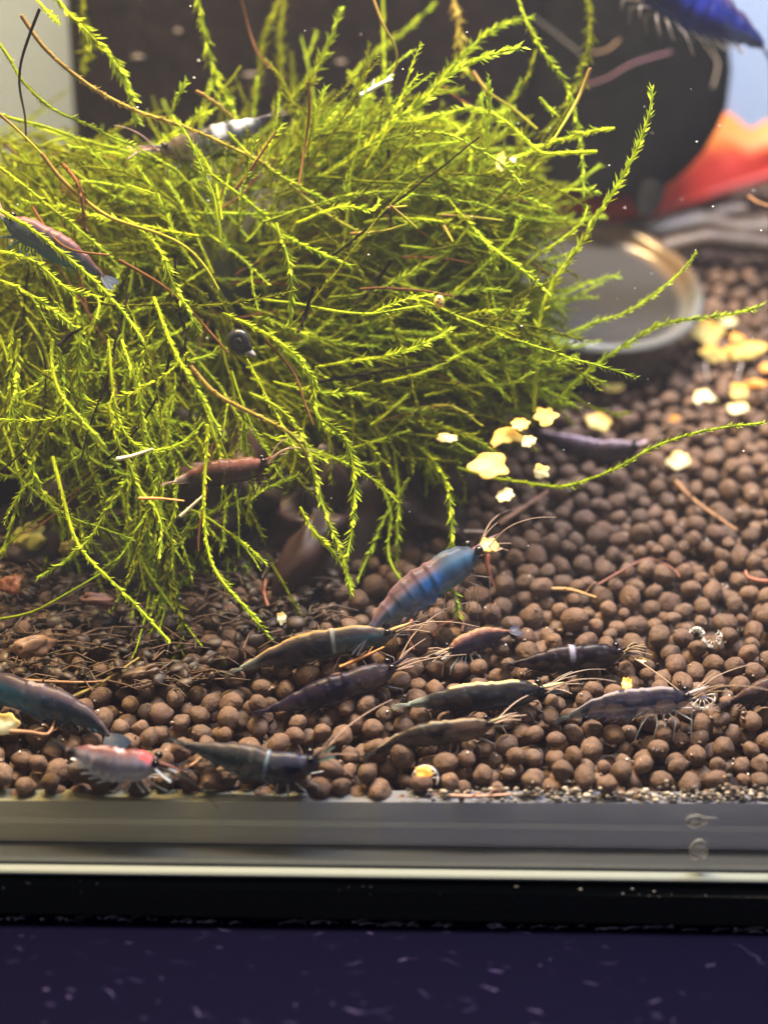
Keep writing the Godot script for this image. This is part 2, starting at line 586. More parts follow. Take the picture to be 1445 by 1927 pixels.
# spine: points from the tail to the front of the head, mm. look: back, side, belly, line colours
func shrimp(label: String, spine: Array, size: float, look: Dictionary) -> Node3D:
	var mid: Vector3 = spine[spine.size() / 2]
	var t := thing("shrimp", Vector3(mid.x, mid.y - size, mid.z), label, "shrimp", "dwarf shrimps in the tank")
	var raw := PackedVector3Array()
	for p in spine: raw.append(p)
	var fine := smooth(raw, 0.25)
	var length := 0.0
	var acc := PackedFloat32Array([0.0])
	for k in fine.size() - 1:
		length += fine[k].distance_to(fine[k + 1])
		acc.append(length)
	var N := 84
	var S := 36
	var line := PackedVector3Array()
	var idx := 0
	for k in N + 1:
		var want := length * k / N
		while idx < fine.size() - 2 and acc[idx + 1] < want: idx += 1
		line.append(fine[idx].lerp(fine[idx + 1], clampf((want - acc[idx]) / maxf(acc[idx + 1] - acc[idx], 1e-6), 0, 1)))
	var upv: Vector3 = look.get("up", Vector3.UP)
	var rg := []
	var cg := []
	var frames := []
	for k in N + 1:
		var e := float(k) / N
		var T := (line[mini(k + 1, N)] - line[maxi(k - 1, 0)]).normalized()
		var side := T.cross(upv).normalized()
		var up := side.cross(T)
		var r := profile(e) * size
		var seg := fposmod(e / 0.58 * 6.0, 1.0) if e < 0.58 else 0.5
		if e < 0.58: r *= 1.0 + 0.06 * pow(1.0 - seg, 2.0) - 0.02
		elif e < 0.61: r *= 1.05
		frames.append([line[k], T, side, up, r])
		var ring := []
		var rc := []
		for j in S:
			var a := TAU * j / S
			var vert_ := cos(a)
			var lat := sin(a)
			var rv := r * (1.0 if vert_ > 0 else 0.86)
			# lobed lower edges of the tail plates, arched back
			if e < 0.58 and vert_ < 0.0: rv *= 1.0 + 0.20 * -vert_ * (sin(PI * seg) - 0.45)
			if e > 0.6 and vert_ < 0.0: rv *= 1.0 - 0.12 * -vert_
			ring.append(line[k] + up * vert_ * rv + side * lat * r * 0.62)
			var back: Color = look.back
			var sidec: Color = look.side
			var belly: Color = look.belly
			var col := sidec.lerp(back, smoothstep(0.45, 0.97, vert_)).lerp(belly, smoothstep(0.35, 0.9, -vert_))
			if look.has("mid"): col = col.lerp(look.mid, smoothstep(look.get("mid_wide", 0.3), 0.0, absf(e - look.get("mid_at", 0.7)) + 0.1 * noise.get_noise_2d(e * 200, a * 40)) * (1.0 - smoothstep(0.4, 0.8, vert_)))
			if look.has("head") and e > 0.6: col = col.lerp(look.head, smoothstep(0.6, 0.72, e) * 0.8)
			if look.has("tail") and e < 0.16: col = col.lerp(look.tail, smoothstep(0.16, 0.05, e))
			if look.has("patch"):
				for q in look.patch: col = col.lerp(q[2], smoothstep(q[1], q[1] * 0.4, absf(e - q[0])) * smoothstep(-0.1, 0.5, vert_) * smoothstep(-0.25, 0.25, noise.get_noise_3d(e * 160, a * 30, mid.x * 9)))
			col = col * (1.0 + 0.5 * noise.get_noise_3d(e * 150, a * 28, mid.x * 5 + mid.z))
			var streak := noise.get_noise_3d(e * 60, a * 95, mid.z * 11)
			col = col * (1.0 + 0.75 * streak)
			var fleck := noise.get_noise_3d(e * 900 + mid.x * 3, a * 160, 50)
			if fleck > 0.42: col = col.lerp(L(0.35, 0.36, 0.4), 0.08)
			if look.has("line") and vert_ > 0.975 and e > 0.03 and e < 0.93 and noise.get_noise_2d(e * 130 + mid.x * 3, 3) > look.get("broken", -0.5): col = col.lerp(look.line, 0.6)
			if look.has("stripe") and absf(vert_ + 0.02) < 0.08 and e < 0.85: col = col.lerp(look.stripe, 0.6)
			if e < 0.58 and seg < 0.16: col = col.lerp(look.get("edge", col * 1.6), 0.16)
			if look.has("collar") and absf(e - 0.6) < 0.013 and vert_ > -0.7 + 0.6 * streak: col = col.lerp(look.collar, 0.5 + 0.4 * streak)
			col.a = clampf(look.get("alpha", 0.88) + 0.16 * streak - 0.10 * (1.0 - absf(vert_)), 0.35, 1.0) * lerpf(1.0, look.get("clear", 0.8), smoothstep(-0.1, 0.9, -vert_))
			rc.append(col)
		rg.append(ring)
		cg.append(rc)
	var b := MB.new()
	b.rings(rg, cg)
	b.ball(line[0], Basis.from_scale(Vector3.ONE * profile(0) * size * 0.8), cg[0][0], 6, 8)
	part(b, "body", M.shrimp, t)
	# rostrum: the pointed beak of the head
	var F: Array = frames[N - 3]
	var rb := MB.new()
	var hl: Color = look.get("line", look.back)
	rb.tube(PackedVector3Array([F[0] + F[3] * F[4] * 0.6 - F[1] * size * 0.5, F[0] + F[3] * F[4] * 1.0 + F[1] * size * 0.5, F[0] + F[3] * size * 0.42 + F[1] * size * 1.35]), PackedFloat32Array([size * 0.16, size * 0.11, 0.03]), PackedColorArray([look.back, hl, hl]), 6)
	part(rb, "rostrum", M.shrimp, t)
	# eyes on short stalks
	var E: Array = frames[int(N * 0.94)]
	for sg in [-1.0, 1.0]:
		var eb := MB.new()
		var o: Vector3 = E[0] + E[2] * sg * size * 0.42 + E[3] * size * 0.42 + E[1] * size * 0.18
		eb.tube(PackedVector3Array([E[0] + E[2] * sg * size * 0.2 + E[3] * size * 0.25, o]), PackedFloat32Array([size * 0.11, size * 0.11]), PackedColorArray([look.side, look.side]), 6)
		eb.ball(o, Basis.from_scale(Vector3.ONE * size * 0.22), L(0.006, 0.006, 0.008), 6, 8)
		part(eb, "eye", M.eye, t)
	# antennae
	var ac: Color = look.get("feeler", L(0.3, 0.22, 0.17))
	var H: Array = frames[N]
	for k in 2:
		var sg := -1.0 if k == 0 else 1.0
		var ab := MB.new()
		var o: Vector3 = H[0] + H[2] * sg * size * 0.2
		var e: Vector3
		if look.has("reach") and k < look.reach.size(): e = look.reach[k]
		else: e = o + H[1] * size * rng.randf_range(3.0, 5.0) + H[2] * sg * size * rng.randf_range(0.6, 2.2) + H[3] * size * rng.randf_range(-0.6, 1.2)
		var bow: Vector3 = H[3] * size * rng.randf_range(0.2, 0.8)
		var pl := smooth(PackedVector3Array([o, o.lerp(e, 0.35) + bow, o.lerp(e, 0.7) + bow * 0.8, e]), 0.8)
		var rr := PackedFloat32Array()
		var cc := PackedColorArray()
		for q in pl.size():
			rr.append(lerpf(0.11, 0.035, float(q) / pl.size()))
			cc.append(ac)
		ab.tube(pl, rr, cc, 5)
		part(ab, "antenna", M.shrimp, t)
	for k in 4:
		var ab := MB.new()
		var sg := -1.0 if k % 2 == 0 else 1.0
		var o: Vector3 = H[0] + H[2] * sg * size * 0.12 + H[3] * size * 0.15
		var e: Vector3 = o + H[1] * size * rng.randf_range(1.2, 2.3) + H[2] * sg * size * rng.randf_range(0.1, 0.8) + H[3] * size * rng.randf_range(-0.7, 0.7)
		ab.tube(smooth(PackedVector3Array([o, o.lerp(e, 0.5) + H[3] * size * 0.15, e]), 0.5), _ramp(smooth(PackedVector3Array([o, o.lerp(e, 0.5), e]), 0.5).size() + 8, 0.09, 0.03), _same(smooth(PackedVector3Array([o, o.lerp(e, 0.5), e]), 0.5).size() + 8, ac), 4)
		part(ab, "antennule", M.shrimp, t)
	# antennal scales: pale blades beside the head
	for sg in [-1.0, 1.0]:
		var sb := MB.new()
		blade(sb, H[0] - H[1] * size * 0.15 + H[2] * sg * size * 0.22, (H[1] + H[2] * sg * 0.3 - H[3] * 0.1).normalized(), H[2], size * 1.05, size * 0.24, look.get("scale", look.belly), H[3])
		part(sb, "antennal_scale", M.fin, t)
	# legs
	var lc: Color = look.get("legs", look.belly)
	var drop: float = look.get("drop", 1.0)
	for k in 5:
		for sg in [-1.0, 1.0]:
			var fr: Array = frames[int(N * (0.64 + 0.055 * k))]
			var lb := MB.new()
			var o: Vector3 = fr[0] - fr[3] * fr[4] * 0.75 + fr[2] * sg * fr[4] * 0.3
			var lean := (k - 1.6) * 0.34 + rng.randf_range(-0.25, 0.25)
			drop = look.get("drop", 1.0) * rng.randf_range(0.75, 1.1)
			var knee: Vector3 = o + fr[2] * sg * size * 0.42 - upv * size * 0.42 * drop + fr[1] * size * (lean * 0.8 + 0.15)
			var foot: Vector3 = o + fr[2] * sg * size * 0.5 - upv * size * 1.25 * drop + fr[1] * size * lean * 1.1
			if not look.has("up") and not look.has("swims"):
				foot.y = clampf(soil_height(foot.x, minf(foot.z, -0.5)) + 0.4, o.y - size * 1.7, o.y - size * 0.5)
				if foot.z > -0.4: foot.z = -0.4
			var lp := PackedVector3Array([o, o.lerp(knee, 0.6), knee, knee.lerp(foot, 0.5), foot])
			lb.tube(lp, PackedFloat32Array([0.11, 0.1, 0.1, 0.065, 0.035]), PackedColorArray([lc * 0.8, lc * 0.7, lc, lc * 0.8, lc * 0.9]), 5)
			part(lb, "leg", M.shrimp, t)
	# swimmerets under the abdomen
	for k in 5:
		for sg in [-1.0, 1.0]:
			var fr: Array = frames[int(N * (0.2 + 0.075 * k))]
			var sb := MB.new()
			var o: Vector3 = fr[0] - fr[3] * fr[4] * 0.72 + fr[2] * sg * fr[4] * 0.3
			blade(sb, o, (-fr[3] * 0.45 - fr[1] * rng.randf_range(0.8, 1.3) + fr[2] * sg * 0.12).normalized(), fr[2], size * rng.randf_range(0.5, 0.75), size * 0.16, look.get("paddle", look.belly), fr[3])
			part(sb, "swimmeret", M.fin, t)
	# tail fan of five blades
	var A: Array = frames[0]
	var tc: Color = look.get("tail", look.side)
	var fan: Node3D = t
	for k: int in [2, 0, 1, 3, 4]:
		var fb := MB.new()
		var spread := (k - 2) * 0.3
		var dir: Vector3 = (-A[1] + A[2] * spread * 0.9 + A[3] * (absf(spread) * -0.25 + look.get("flick", 0.0) + spread * 0.35)).normalized()
		blade(fb, A[0] + A[2] * spread * size * 0.2, dir, (A[2] + A[3] * 0.5).normalized(), size * (1.15 if k != 2 else 0.95), size * 0.27, tc.lerp(look.get("tail_edge", tc * 1.6), 0.25 + 0.2 * (k % 2)), A[3])
		var made := part(fb, "tail_fan" if k == 2 else "tail_blade", M.fin, fan)
		if k == 2: fan = made
	return t

func _ramp(m: int, a: float, b: float) -> PackedFloat32Array:
	var r := PackedFloat32Array()
	for k in m: r.append(lerpf(a, b, float(k) / (m - 1)))
	return r

func _same(m: int, col: Color) -> PackedColorArray:
	var r := PackedColorArray()
	for k in m: r.append(col)
	return r

# a thin, slightly cupped oval blade with thickness
func blade(b: MB, o: Vector3, dir: Vector3, across: Vector3, length: float, w: float, col: Color, up: Vector3) -> void:
	var s := (across - dir * across.dot(dir)).normalized()
	var q := dir.cross(s).normalized()
	if q.dot(up) < 0: q = -q
	var rg := []
	var cg := []
	for k in 9:
		var t := float(k) / 8.0
		var ww := w * pow(sin(PI * clampf(0.08 + t * 0.86, 0, 1)), 0.7) * (0.55 + 0.45 * t)
		var th := 0.07 * (1.0 - 0.6 * t)
		var c0 := o + dir * length * t + q * sin(t * 2.0) * length * 0.08
		var ring := []
		var rc := []
		for j in 8:
			var a := TAU * j / 8.0
			ring.append(c0 + s * cos(a) * ww + q * (sin(a) * th + cos(a) * cos(a) * ww * 0.12))
			rc.append(col * (1.0 + 0.5 * t))
		rg.append(ring)
		cg.append(rc)
	b.rings(rg, cg)

# spine from photograph pixels, with depths read off the soil at the two feet pixels
func spine_on_soil(p: Array, foot_tail: Vector2, foot_head: Vector2, nearer := 0.0) -> Array:
	var d0 := depth_of(ground(foot_tail.x, foot_tail.y)) - nearer
	var d1 := depth_of(ground(foot_head.x, foot_head.y)) - nearer
	return spine_at(p, d0, d1)

func spine_at(p: Array, d0: float, d1: float) -> Array:
	var out := []
	var m := p.size() / 2
	for k in m: out.append(at(p[2 * k], p[2 * k + 1], lerpf(d0, d1, float(k) / (m - 1))))
	return out

# ---------------------------------------------------------------- small things
func twig(called: String, label: String, category: String, group: String, pts: PackedVector3Array, r: float, col: Color, m: Material, knots := 0.25) -> void:
	var s := smooth(pts, 0.9)
	var rad := PackedFloat32Array()
	var cols := PackedColorArray()
	for k in s.size():
		var t := float(k) / (s.size() - 1)
		rad.append(r * (1.0 - 0.45 * t) * (1.0 + knots * noise.get_noise_1d(k * 23.0 + s[0].x * 40)))
		cols.append(col * (1.0 + 0.4 * noise.get_noise_1d(k * 31.0 + s[0].y * 30)))
	var b := MB.new()
	b.tube(s, rad, cols, 6)
	if knots > 0.2 and s.size() > 6:
		for k in 2:
			var at_ := int(s.size() * (0.35 + 0.3 * k))
			var t := (s[at_] - s[at_ - 1]).normalized()
			var e := s[at_] + (t + Vector3(rng.randfn() * 0.4, 0.5, rng.randfn() * 0.4)).normalized() * rng.randf_range(0.8, 2.2)
			b.tube(PackedVector3Array([s[at_], s[at_].lerp(e, 0.6) + Vector3(0, 0.1, 0), e]), PackedFloat32Array([rad[at_] * 0.5, rad[at_] * 0.35, 0.03]), PackedColorArray([cols[at_], cols[at_], cols[at_]]), 5)
	single(b, called, m, s[0], label, category, group)

func on_soil(p: Array, lift := 1.9) -> PackedVector3Array:
	var out := PackedVector3Array()
	for k in p.size() / 2: out.append(ground(p[2 * k], p[2 * k + 1], lift))
	return out

func lump(o: Vector3, r: Vector3, turn: Vector3, rough: float, seed_: float, col: Color, edge: Color, rows := 10, cols := 14, freq := 45.0) -> MB:
	var b := MB.new()
	var bs := Basis.from_euler(turn)
	var rg := []
	var cg := []
	for k in rows + 1:
		var a := PI * clampf(float(k) / rows, 0.01, 0.99)
		var ring := []
		var rc := []
		for j in cols:
			var p := TAU * j / cols
			var d := Vector3(sin(a) * cos(p), cos(a), sin(a) * sin(p))
			var f := 1.0 + rough * noise.get_noise_3d(d.x * freq + seed_ * 77, d.y * freq, d.z * freq)
			ring.append(o + bs * (d * f * r))
			rc.append(col.lerp(edge, smoothstep(-0.3, 0.5, noise.get_noise_3d(d.x * 60, d.y * 60 + seed_ * 33, d.z * 60))))
		rg.append(ring)
		cg.append(rc)
	b.rings(rg, cg)
	return b

func flake(label: String, px: float, py: float, w: float, h: float, look := "yellow", d_over := 0.0, bean := 0.0) -> void:
	var o := ground(px, py, 3.6)
	if d_over > 0.0: o = at(px, py, d_over)
	var d := depth_of(o)
	var rx := w / 2.0 * d / FOCAL
	var ry := h / 2.0 * d / FOCAL
	var col := L(0.92, 0.82, 0.30)
	var edge := L(0.92, 0.55, 0.07)
	if look == "pale":
		col = L(0.92, 0.93, 0.66)
		edge = L(0.86, 0.66, 0.2)
	elif look == "orange":
		col = L(0.85, 0.38, 0.06)
		edge = L(0.85, 0.5, 0.12)
	# a thin curled plate with a ragged outline
	var b := MB.new()
	var turn := eye_basis * Basis.from_euler(Vector3(-0.35 + rng.randf_range(-0.4, 0.4), rng.randf_range(-0.4, 0.4), rng.randf_range(-0.2, 0.2)))
	var corners := rng.randi_range(4, 7)
	var ph := rng.randf() * TAU
	var curl := rng.randf_range(-0.25, 0.35)
	var rg := []
	var cg := []
	for q in [[0.01, 1.0], [0.4, 1.0], [0.75, 1.0], [0.96, 0.8], [1.0, 0.0], [0.96, -0.8], [0.6, -1.0], [0.01, -1.0]]:
		var ring := []
		var rc := []
		for k in 30:
			var a := TAU * k / 30.0
			var f: float = 0.94 + 0.1 * cos(corners * a + ph) + 0.30 * noise.get_noise_3d(cos(a) * 70 + px, sin(a) * 70, py) 
			var u: float = cos(a) * q[0] * f
			var vv: float = sin(a) * q[0] * f
			var zz: float = 0.13 * q[1] * minf(1.0, minf(rx, ry)) + curl * u * u * rx * 0.6 + 0.22 * noise.get_noise_2d(u * 60 + px, vv * 60)
			ring.append(o + turn * Vector3(u * rx, vv * ry - bean * u * u * ry * 1.6, zz))
			rc.append(col.lerp(edge, clampf(smoothstep(-0.1, 0.9, vv + 0.5 * noise.get_noise_2d(u * 55 + py, vv * 55 + px)) + 0.5 * smoothstep(0.8, 1.0, q[0]), 0, 1)))  # orange above, cream below: tint of the light put into the colour
		rg.append(ring)
		cg.append(rc)
	b.rings(rg, cg)
	single(b, "food_flake", M.flake, o, label, "food flake", "fish food flakes scattered on the soil")

# ---------------------------------------------------------------- strands read off the photograph
func trace_all() -> void:
	# top edge, against the dark filter
	traced([95, -20, 130, 25, 165, 60, 215, 115, 245, 175, 258, 230], 178, 182, "bright", 0.26, 1.35)
	traced([150, -30, 158, 30, 165, 80, 160, 130], 200, 196, "deep", 0.2, 1.6)
	traced([42, 30, 80, 85, 130, 132, 190, 175, 260, 210, 320, 230, 380, 252, 440, 280, 500, 310, 550, 352, 610, 400, 680, 440], 170, 182, "tan", 0.34, 0.6)
	traced([-15, 60, 20, 112, 45, 155, 100, 205, 160, 232, 215, 260, 262, 280, 330, 320], 172, 180, "green", 0.27, 0.7)
	traced([70, 0, 90, 22, 112, 44], 176, 172, "bright", 0.22, 0.5)
	traced([-20, 210, 30, 225, 90, 240, 160, 265, 240, 285, 330, 312, 400, 330, 480, 358], 176, 186, "green", 0.26, 0.7)
	traced([-20, 300, 40, 345, 110, 402, 170, 450, 230, 505], 172, 178, "bright", 0.27, 0.7)
	traced([368, -20, 385, 65, 400, 125, 420, 170, 440, 212, 470, 260], 188, 190, "green", 0.24, 1.25)
	traced([515, 240, 540, 200, 572, 162, 600, 122, 622, 75, 640, 18], 186, 182, "green", 0.23, 1.25)
	traced([455, 222, 470, 190, 488, 140, 495, 80, 522, 10], 196, 200, "deep", 0.24, 1.4)
	traced([520, 220, 530, 150, 527, 80, 535, 0], 198, 204, "deep", 0.22, 1.3)
	traced([545, 215, 552, 150, 548, 100], 200, 204, "deep", 0.2, 1.2)
	traced([320, 225, 332, 190, 352, 150], 182, 180, "green", 0.2, 1.0)
	traced([350, 260, 362, 230, 378, 207], 182, 180, "green", 0.17, 0.8)
	traced([370, 172, 400, 190, 430, 215, 470, 255, 515, 300], 180, 184, "tan", 0.3, 0.6)
	traced([530, 310, 560, 270, 600, 235, 638, 200], 182, 180, "green", 0.24, 1.2)
	traced([555, 180, 580, 160, 600, 148], 184, 182, "deep", 0.2, 1.0)
	traced([655, 150, 680, 125, 712, 95, 760, 60, 820, 5], 200, 204, "green", 0.22, 0.9)
	traced([655, 135, 690, 180, 720, 222], 196, 192, "green", 0.22, 1.2)
	traced([720, -20, 722, 80, 725, 150, 738, 210, 748, 290], 196, 192, "green", 0.2, 0.7)
	traced([590, 340, 660, 300, 722, 248, 760, 215, 800, 185, 840, 145, 885, 118, 930, 102, 980, 88], 182, 174, "bright", 0.34, 1.3)
	traced([760, 240, 820, 160, 880, 95, 940, 50, 1000, 33], 186, 184, "green", 0.24, 1.2)
	traced([850, -20, 862, 40, 868, 90, 880, 140], 198, 194, "tan", 0.3, 1.4)
	traced([968, -20, 990, 40, 1020, 95, 1058, 148, 1078, 205, 1088, 250, 1096, 310, 1098, 370], 186, 182, "green", 0.25, 0.9)
	traced([1105, -20, 1110, 45, 1103, 105, 1085, 160, 1060, 210, 1020, 255], 196, 188, "deep", 0.26, 1.5)
	traced([1008, 95, 990, 150, 960, 195], 192, 190, "deep", 0.2, 0.8)
	traced([1155, 242, 1110, 248, 1060, 262, 1000, 285, 950, 310], 178, 184, "bright", 0.24, 1.0)
	traced([1122, 286, 1070, 288, 1018, 288, 985, 260, 945, 225, 890, 205, 830, 215, 770, 228], 178, 184, "bright", 0.3, 0.9)
	traced([1015, 185, 1030, 202, 1045, 215], 182, 180, "green", 0.3, 0.5)
	traced([1015, 290, 1000, 340, 975, 390, 950, 440], 184, 188, "deep", 0.26, 1.2)
	traced([720, 245, 790, 225, 850, 232, 880, 270, 885, 320, 860, 370], 182, 184, "bright", 0.26, 0.9)
	traced([725, 280, 790, 275, 870, 266], 182, 180, "bright", 0.22, 0.7)
	# the long ones reaching out over the soil
	traced([1004, 775, 1008, 700, 1010, 640, 1022, 575, 1050, 515, 1085, 468, 1122, 408, 1162, 348, 1197, 280, 1222, 210, 1225, 165], 182, 172, "bright", 0.3, 1.15)
	traced([920, 725, 1000, 682, 1050, 638, 1120, 607, 1180, 587, 1232, 552, 1280, 512, 1310, 475], 188, 178, "bright", 0.26, 0.7)
	traced([1000, 792, 1040, 762, 1080, 722, 1130, 680, 1190, 640, 1240, 612, 1290, 602, 1370, 592, 1432, 577], 186, 178, "green", 0.26, 1.0)
	traced([860, 880, 920, 898, 985, 908, 1050, 916, 1105, 903, 1165, 878, 1222, 845, 1282, 822, 1350, 806, 1436, 796], 182, 174, "green", 0.28, 0.6)
	traced([1075, 745, 1110, 765, 1150, 778, 1185, 778], 190, 192, "deep", 0.22, 0.8)
	traced([900, 690, 960, 685, 1020, 682, 1085, 678], 182, 178, "green", 0.24, 1.3)
	traced([950, 545, 1000, 490, 1050, 455, 1092, 422, 1105, 388], 184, 178, "bright", 0.26, 0.7)
	traced([830, 570, 890, 520, 932, 478, 966, 440, 978, 408], 182, 176, "bright", 0.27, 0.8)
	traced([720, 720, 800, 700, 870, 665, 930, 640, 965, 610, 990, 570], 180, 178, "bright", 0.26, 0.8)
	traced([800, 745, 880, 728, 960, 722, 1000, 700], 182, 180, "bright", 0.24, 0.8)
	traced([600, 690, 660, 680, 720, 672, 790, 650, 850, 620], 176, 174, "bright", 0.25, 1.0)
	traced([620, 560, 700, 550, 780, 510, 850, 470], 178, 182, "green", 0.24, 1.0)
	traced([560, 420, 640, 390, 700, 395, 715, 375], 178, 174, "bright", 0.24, 0.8)
	traced([600, 505, 660, 455, 720, 430, 790, 425], 180, 182, "green", 0.24, 0.9)
	traced([640, 620, 730, 600, 830, 560, 900, 545, 960, 548], 182, 178, "green", 0.25, 1.0)
	traced([690, 645, 780, 628, 880, 630, 960, 620], 184, 180, "bright", 0.22, 0.9)
	traced([760, 800, 830, 770, 900, 782, 960, 800, 1010, 850], 186, 180, "deep", 0.26, 0.7)
	traced([700, 800, 790, 770, 850, 765, 905, 800], 184, 180, "tan", 0.26, 0.7)
	traced([690, 815, 760, 812, 850, 825, 905, 815], 190, 186, "deep", 0.22, 0.6)
	# front of the clump
	traced([-20, 385, 50, 425, 110, 470, 180, 530, 235, 590, 270, 640], 168, 168, "bright", 0.3, 0.8)
	traced([-20, 470, 60, 490, 130, 545, 185, 560, 182, 600], 168, 168, "bright", 0.28, 0.9)
	traced([-20, 520, 40, 545, 95, 580, 145, 618], 168, 166, "bright", 0.3, 1.0)
	traced([80, 290, 115, 335, 165, 380, 215, 412, 300, 440, 350, 465, 385, 500, 412, 545], 170, 172, "tan", 0.34, 0.3)
	traced([225, 490, 265, 512, 310, 540, 360, 585, 400, 630, 430, 665], 170, 172, "brown", 0.27, 0.3)
	traced([120, 310, 150, 350, 158, 400, 160, 430], 172, 172, "brown", 0.34, 0.4)
	traced([420, 590, 470, 612, 520, 640, 560, 672, 590, 715], 170, 170, "bright", 0.27, 1.0)
	traced([400, 330, 480, 390, 530, 440, 590, 470, 660, 500], 176, 178, "green", 0.27, 0.9)
	traced([430, 250, 480, 300, 560, 350, 620, 380], 178, 180, "green", 0.27, 0.7)
	traced([520, 420, 545, 500, 550, 560, 545, 610], 172, 172, "green", 0.25, 1.1)
	traced([250, 420, 300, 470, 330, 540, 375, 620], 172, 170, "bright", 0.27, 1.0)
	traced([290, 560, 320, 640, 350, 700, 385, 755, 413, 812], 166, 164, "bright", 0.27, 0.8)
	traced([100, 640, 98, 680, 112, 735, 150, 785, 196, 836], 164, 163, "bright", 0.27, 0.7)
	traced([37, 640, 32, 690, 30, 745], 163, 163, "bright", 0.25, 0.9)
	traced([230, 640, 246, 690, 258, 728], 166, 165, "bright", 0.22, 0.8)
	traced([205, 640, 212, 720, 222, 785, 248, 830, 290, 848, 345, 832, 385, 795], 168, 166, "bright", 0.24, 0.7)
	traced([140, 560, 150, 640, 150, 720, 158, 790], 166, 168, "green", 0.23, 1.1)
	traced([60, 560, 105, 640, 120, 720, 125, 800], 168, 168, "green", 0.24, 1.0)
	traced([360, 690, 400, 735, 440, 760, 500, 790, 545, 815, 575, 850, 596, 900, 606, 950], 166, 168, "tan", 0.34, 0.7)
	traced([470, 740, 520, 765, 555, 800, 580, 850, 600, 930, 620, 985, 645, 1050, 662, 1118], 168, 166, "bright", 0.26, 1.0)
	traced([565, 955, 590, 1000, 628, 1040, 655, 1085, 663, 1112], 168, 166, "bright", 0.23, 0.9)
	traced([605, 790, 640, 815, 662, 862, 668, 930, 662, 1000, 650, 1060], 169, 167, "green", 0.21, 1.1)
	traced([595, 690, 592, 760, 612, 800, 650, 830], 170, 170, "green", 0.22, 1.1)
	# hanging down
	traced([100, 860, 118, 930, 140, 1008, 168, 1052, 215, 1098, 262, 1145, 320, 1208], 172, 166, "bright", 0.32, 0.55)
	traced([-20, 1168, 60, 1152, 130, 1115, 192, 1078], 172, 174, "green", 0.25, 0.3)
	traced([392, 800, 388, 870, 384, 940, 388, 1010, 402, 1065, 432, 1110, 485, 1166], 170, 166, "bright", 0.29, 0.8)
	traced([432, 1110, 460, 1142, 508, 1200], 167, 168, "green", 0.24, 0.6)
	traced([205, 760, 222, 830, 242, 870, 262, 920, 288, 950, 304, 990, 300, 1052], 168, 166, "bright", 0.28, 1.0)
	traced([330, 830, 352, 930, 372, 1040, 420, 1130], 184, 182, "deep", 0.26, 1.0)
	traced([310, 900, 314, 1000, 316, 1080, 345, 1180, 330, 1240], 178, 174, "deep", 0.24, 1.4)
	traced([700, 838, 716, 900, 735, 965, 730, 1030, 738, 1065, 755, 1092], 182, 180, "green", 0.27, 0.7)
	traced([742, 850, 750, 930, 748, 1000, 746, 1060], 184, 182, "green", 0.26, 0.9)
	traced([770, 900, 728, 968, 700, 1030, 673, 1092], 182, 180, "green", 0.25, 0.9)
	traced([740, 820, 800, 850, 838, 905, 848, 960, 850, 1036], 184, 178, "bright", 0.26, 1.1)
	traced([800, 800, 840, 850, 870, 900, 875, 945], 186, 184, "deep", 0.25, 0.8)
	traced([560, 880, 600, 860, 660, 855, 720, 862], 186, 188, "deep", 0.24, 0.6)
	traced([465, 950, 500, 920, 560, 895], 174, 176, "green", 0.22, 0.9)
	traced([510, 1060, 540, 1110, 582, 1195], 178, 178, "deep", 0.26, 0.5)
	traced([350, 1280, 400, 1230, 450, 1190], 184, 182, "tan", 0.2, 0.0)
	# brown and dark dead strands
	traced([75, 18, 55, 70, 40, 120, 38, 165, 48, 220, 50, 265], 168, 172, "dark", 0.25, 0.3)
	traced([580, 155, 582, 210, 575, 270, 562, 350], 174, 176, "brown", 0.24, 0.2)
	traced([1110, 130, 1090, 180, 1068, 220, 1042, 262], 176, 174, "tan", 0.34, 0.0)
	traced([890, 135, 920, 175, 965, 205, 1010, 243], 186, 184, "tan", 0.3, 0.0)
	traced([828, 160, 860, 185, 905, 210], 188, 186, "brown", 0.26, 0.0)
	traced([452, -10, 470, 60, 492, 110, 535, 148], 188, 190, "brown", 0.24, 0.2)
	traced([700, -10, 720, 45, 742, 85, 746, 120, 728, 150, 705, 160], 180, 180, "tan", 0.24, 0.0)
	traced([330, 480, 332, 560, 348, 630, 350, 690], 170, 172, "dark", 0.22, 0.5)
	traced([590, 540, 575, 590, 562, 625], 168, 168, "dark", 0.3, 0.7)
	traced([730, 270, 732, 340, 735, 410, 735, 450], 182, 182, "dark", 0.24, 0.5)
	traced([735, 490, 712, 525, 690, 555, 668, 572], 176, 178, "dark", 0.3, 0.5)
	traced([500, 640, 552, 700, 575, 760, 590, 800], 170, 170, "brown", 0.22, 0.3)
	traced([110, 650, 130, 632, 155, 618], 163, 162, "dark", 0.36, 0.0)
	traced([590, 720, 680, 705, 780, 690, 840, 680], 176, 178, "dark", 0.25, 0.5)
	traced([730, 392, 765, 388], 174, 174, "tan", 0.26, 0.0)
	traced([735, 388, 785, 430], 174, 175, "tan", 0.26, 0.0)
	traced([832, 405, 880, 408, 945, 415], 180, 178, "tan", 0.26, 0.0)
	traced([660, 440, 720, 435, 765, 422], 177, 177, "tan", 0.25, 0.0)
	traced([835, 425, 852, 455], 178, 177, "tan", 0.25, 0.0)
	traced([0, 215, 40, 250, 80, 290], 170, 172, "tan", 0.24, 0.0)
	traced([62, 390, 95, 440, 135, 470, 205, 480], 171, 171, "brown", 0.26, 0.0)

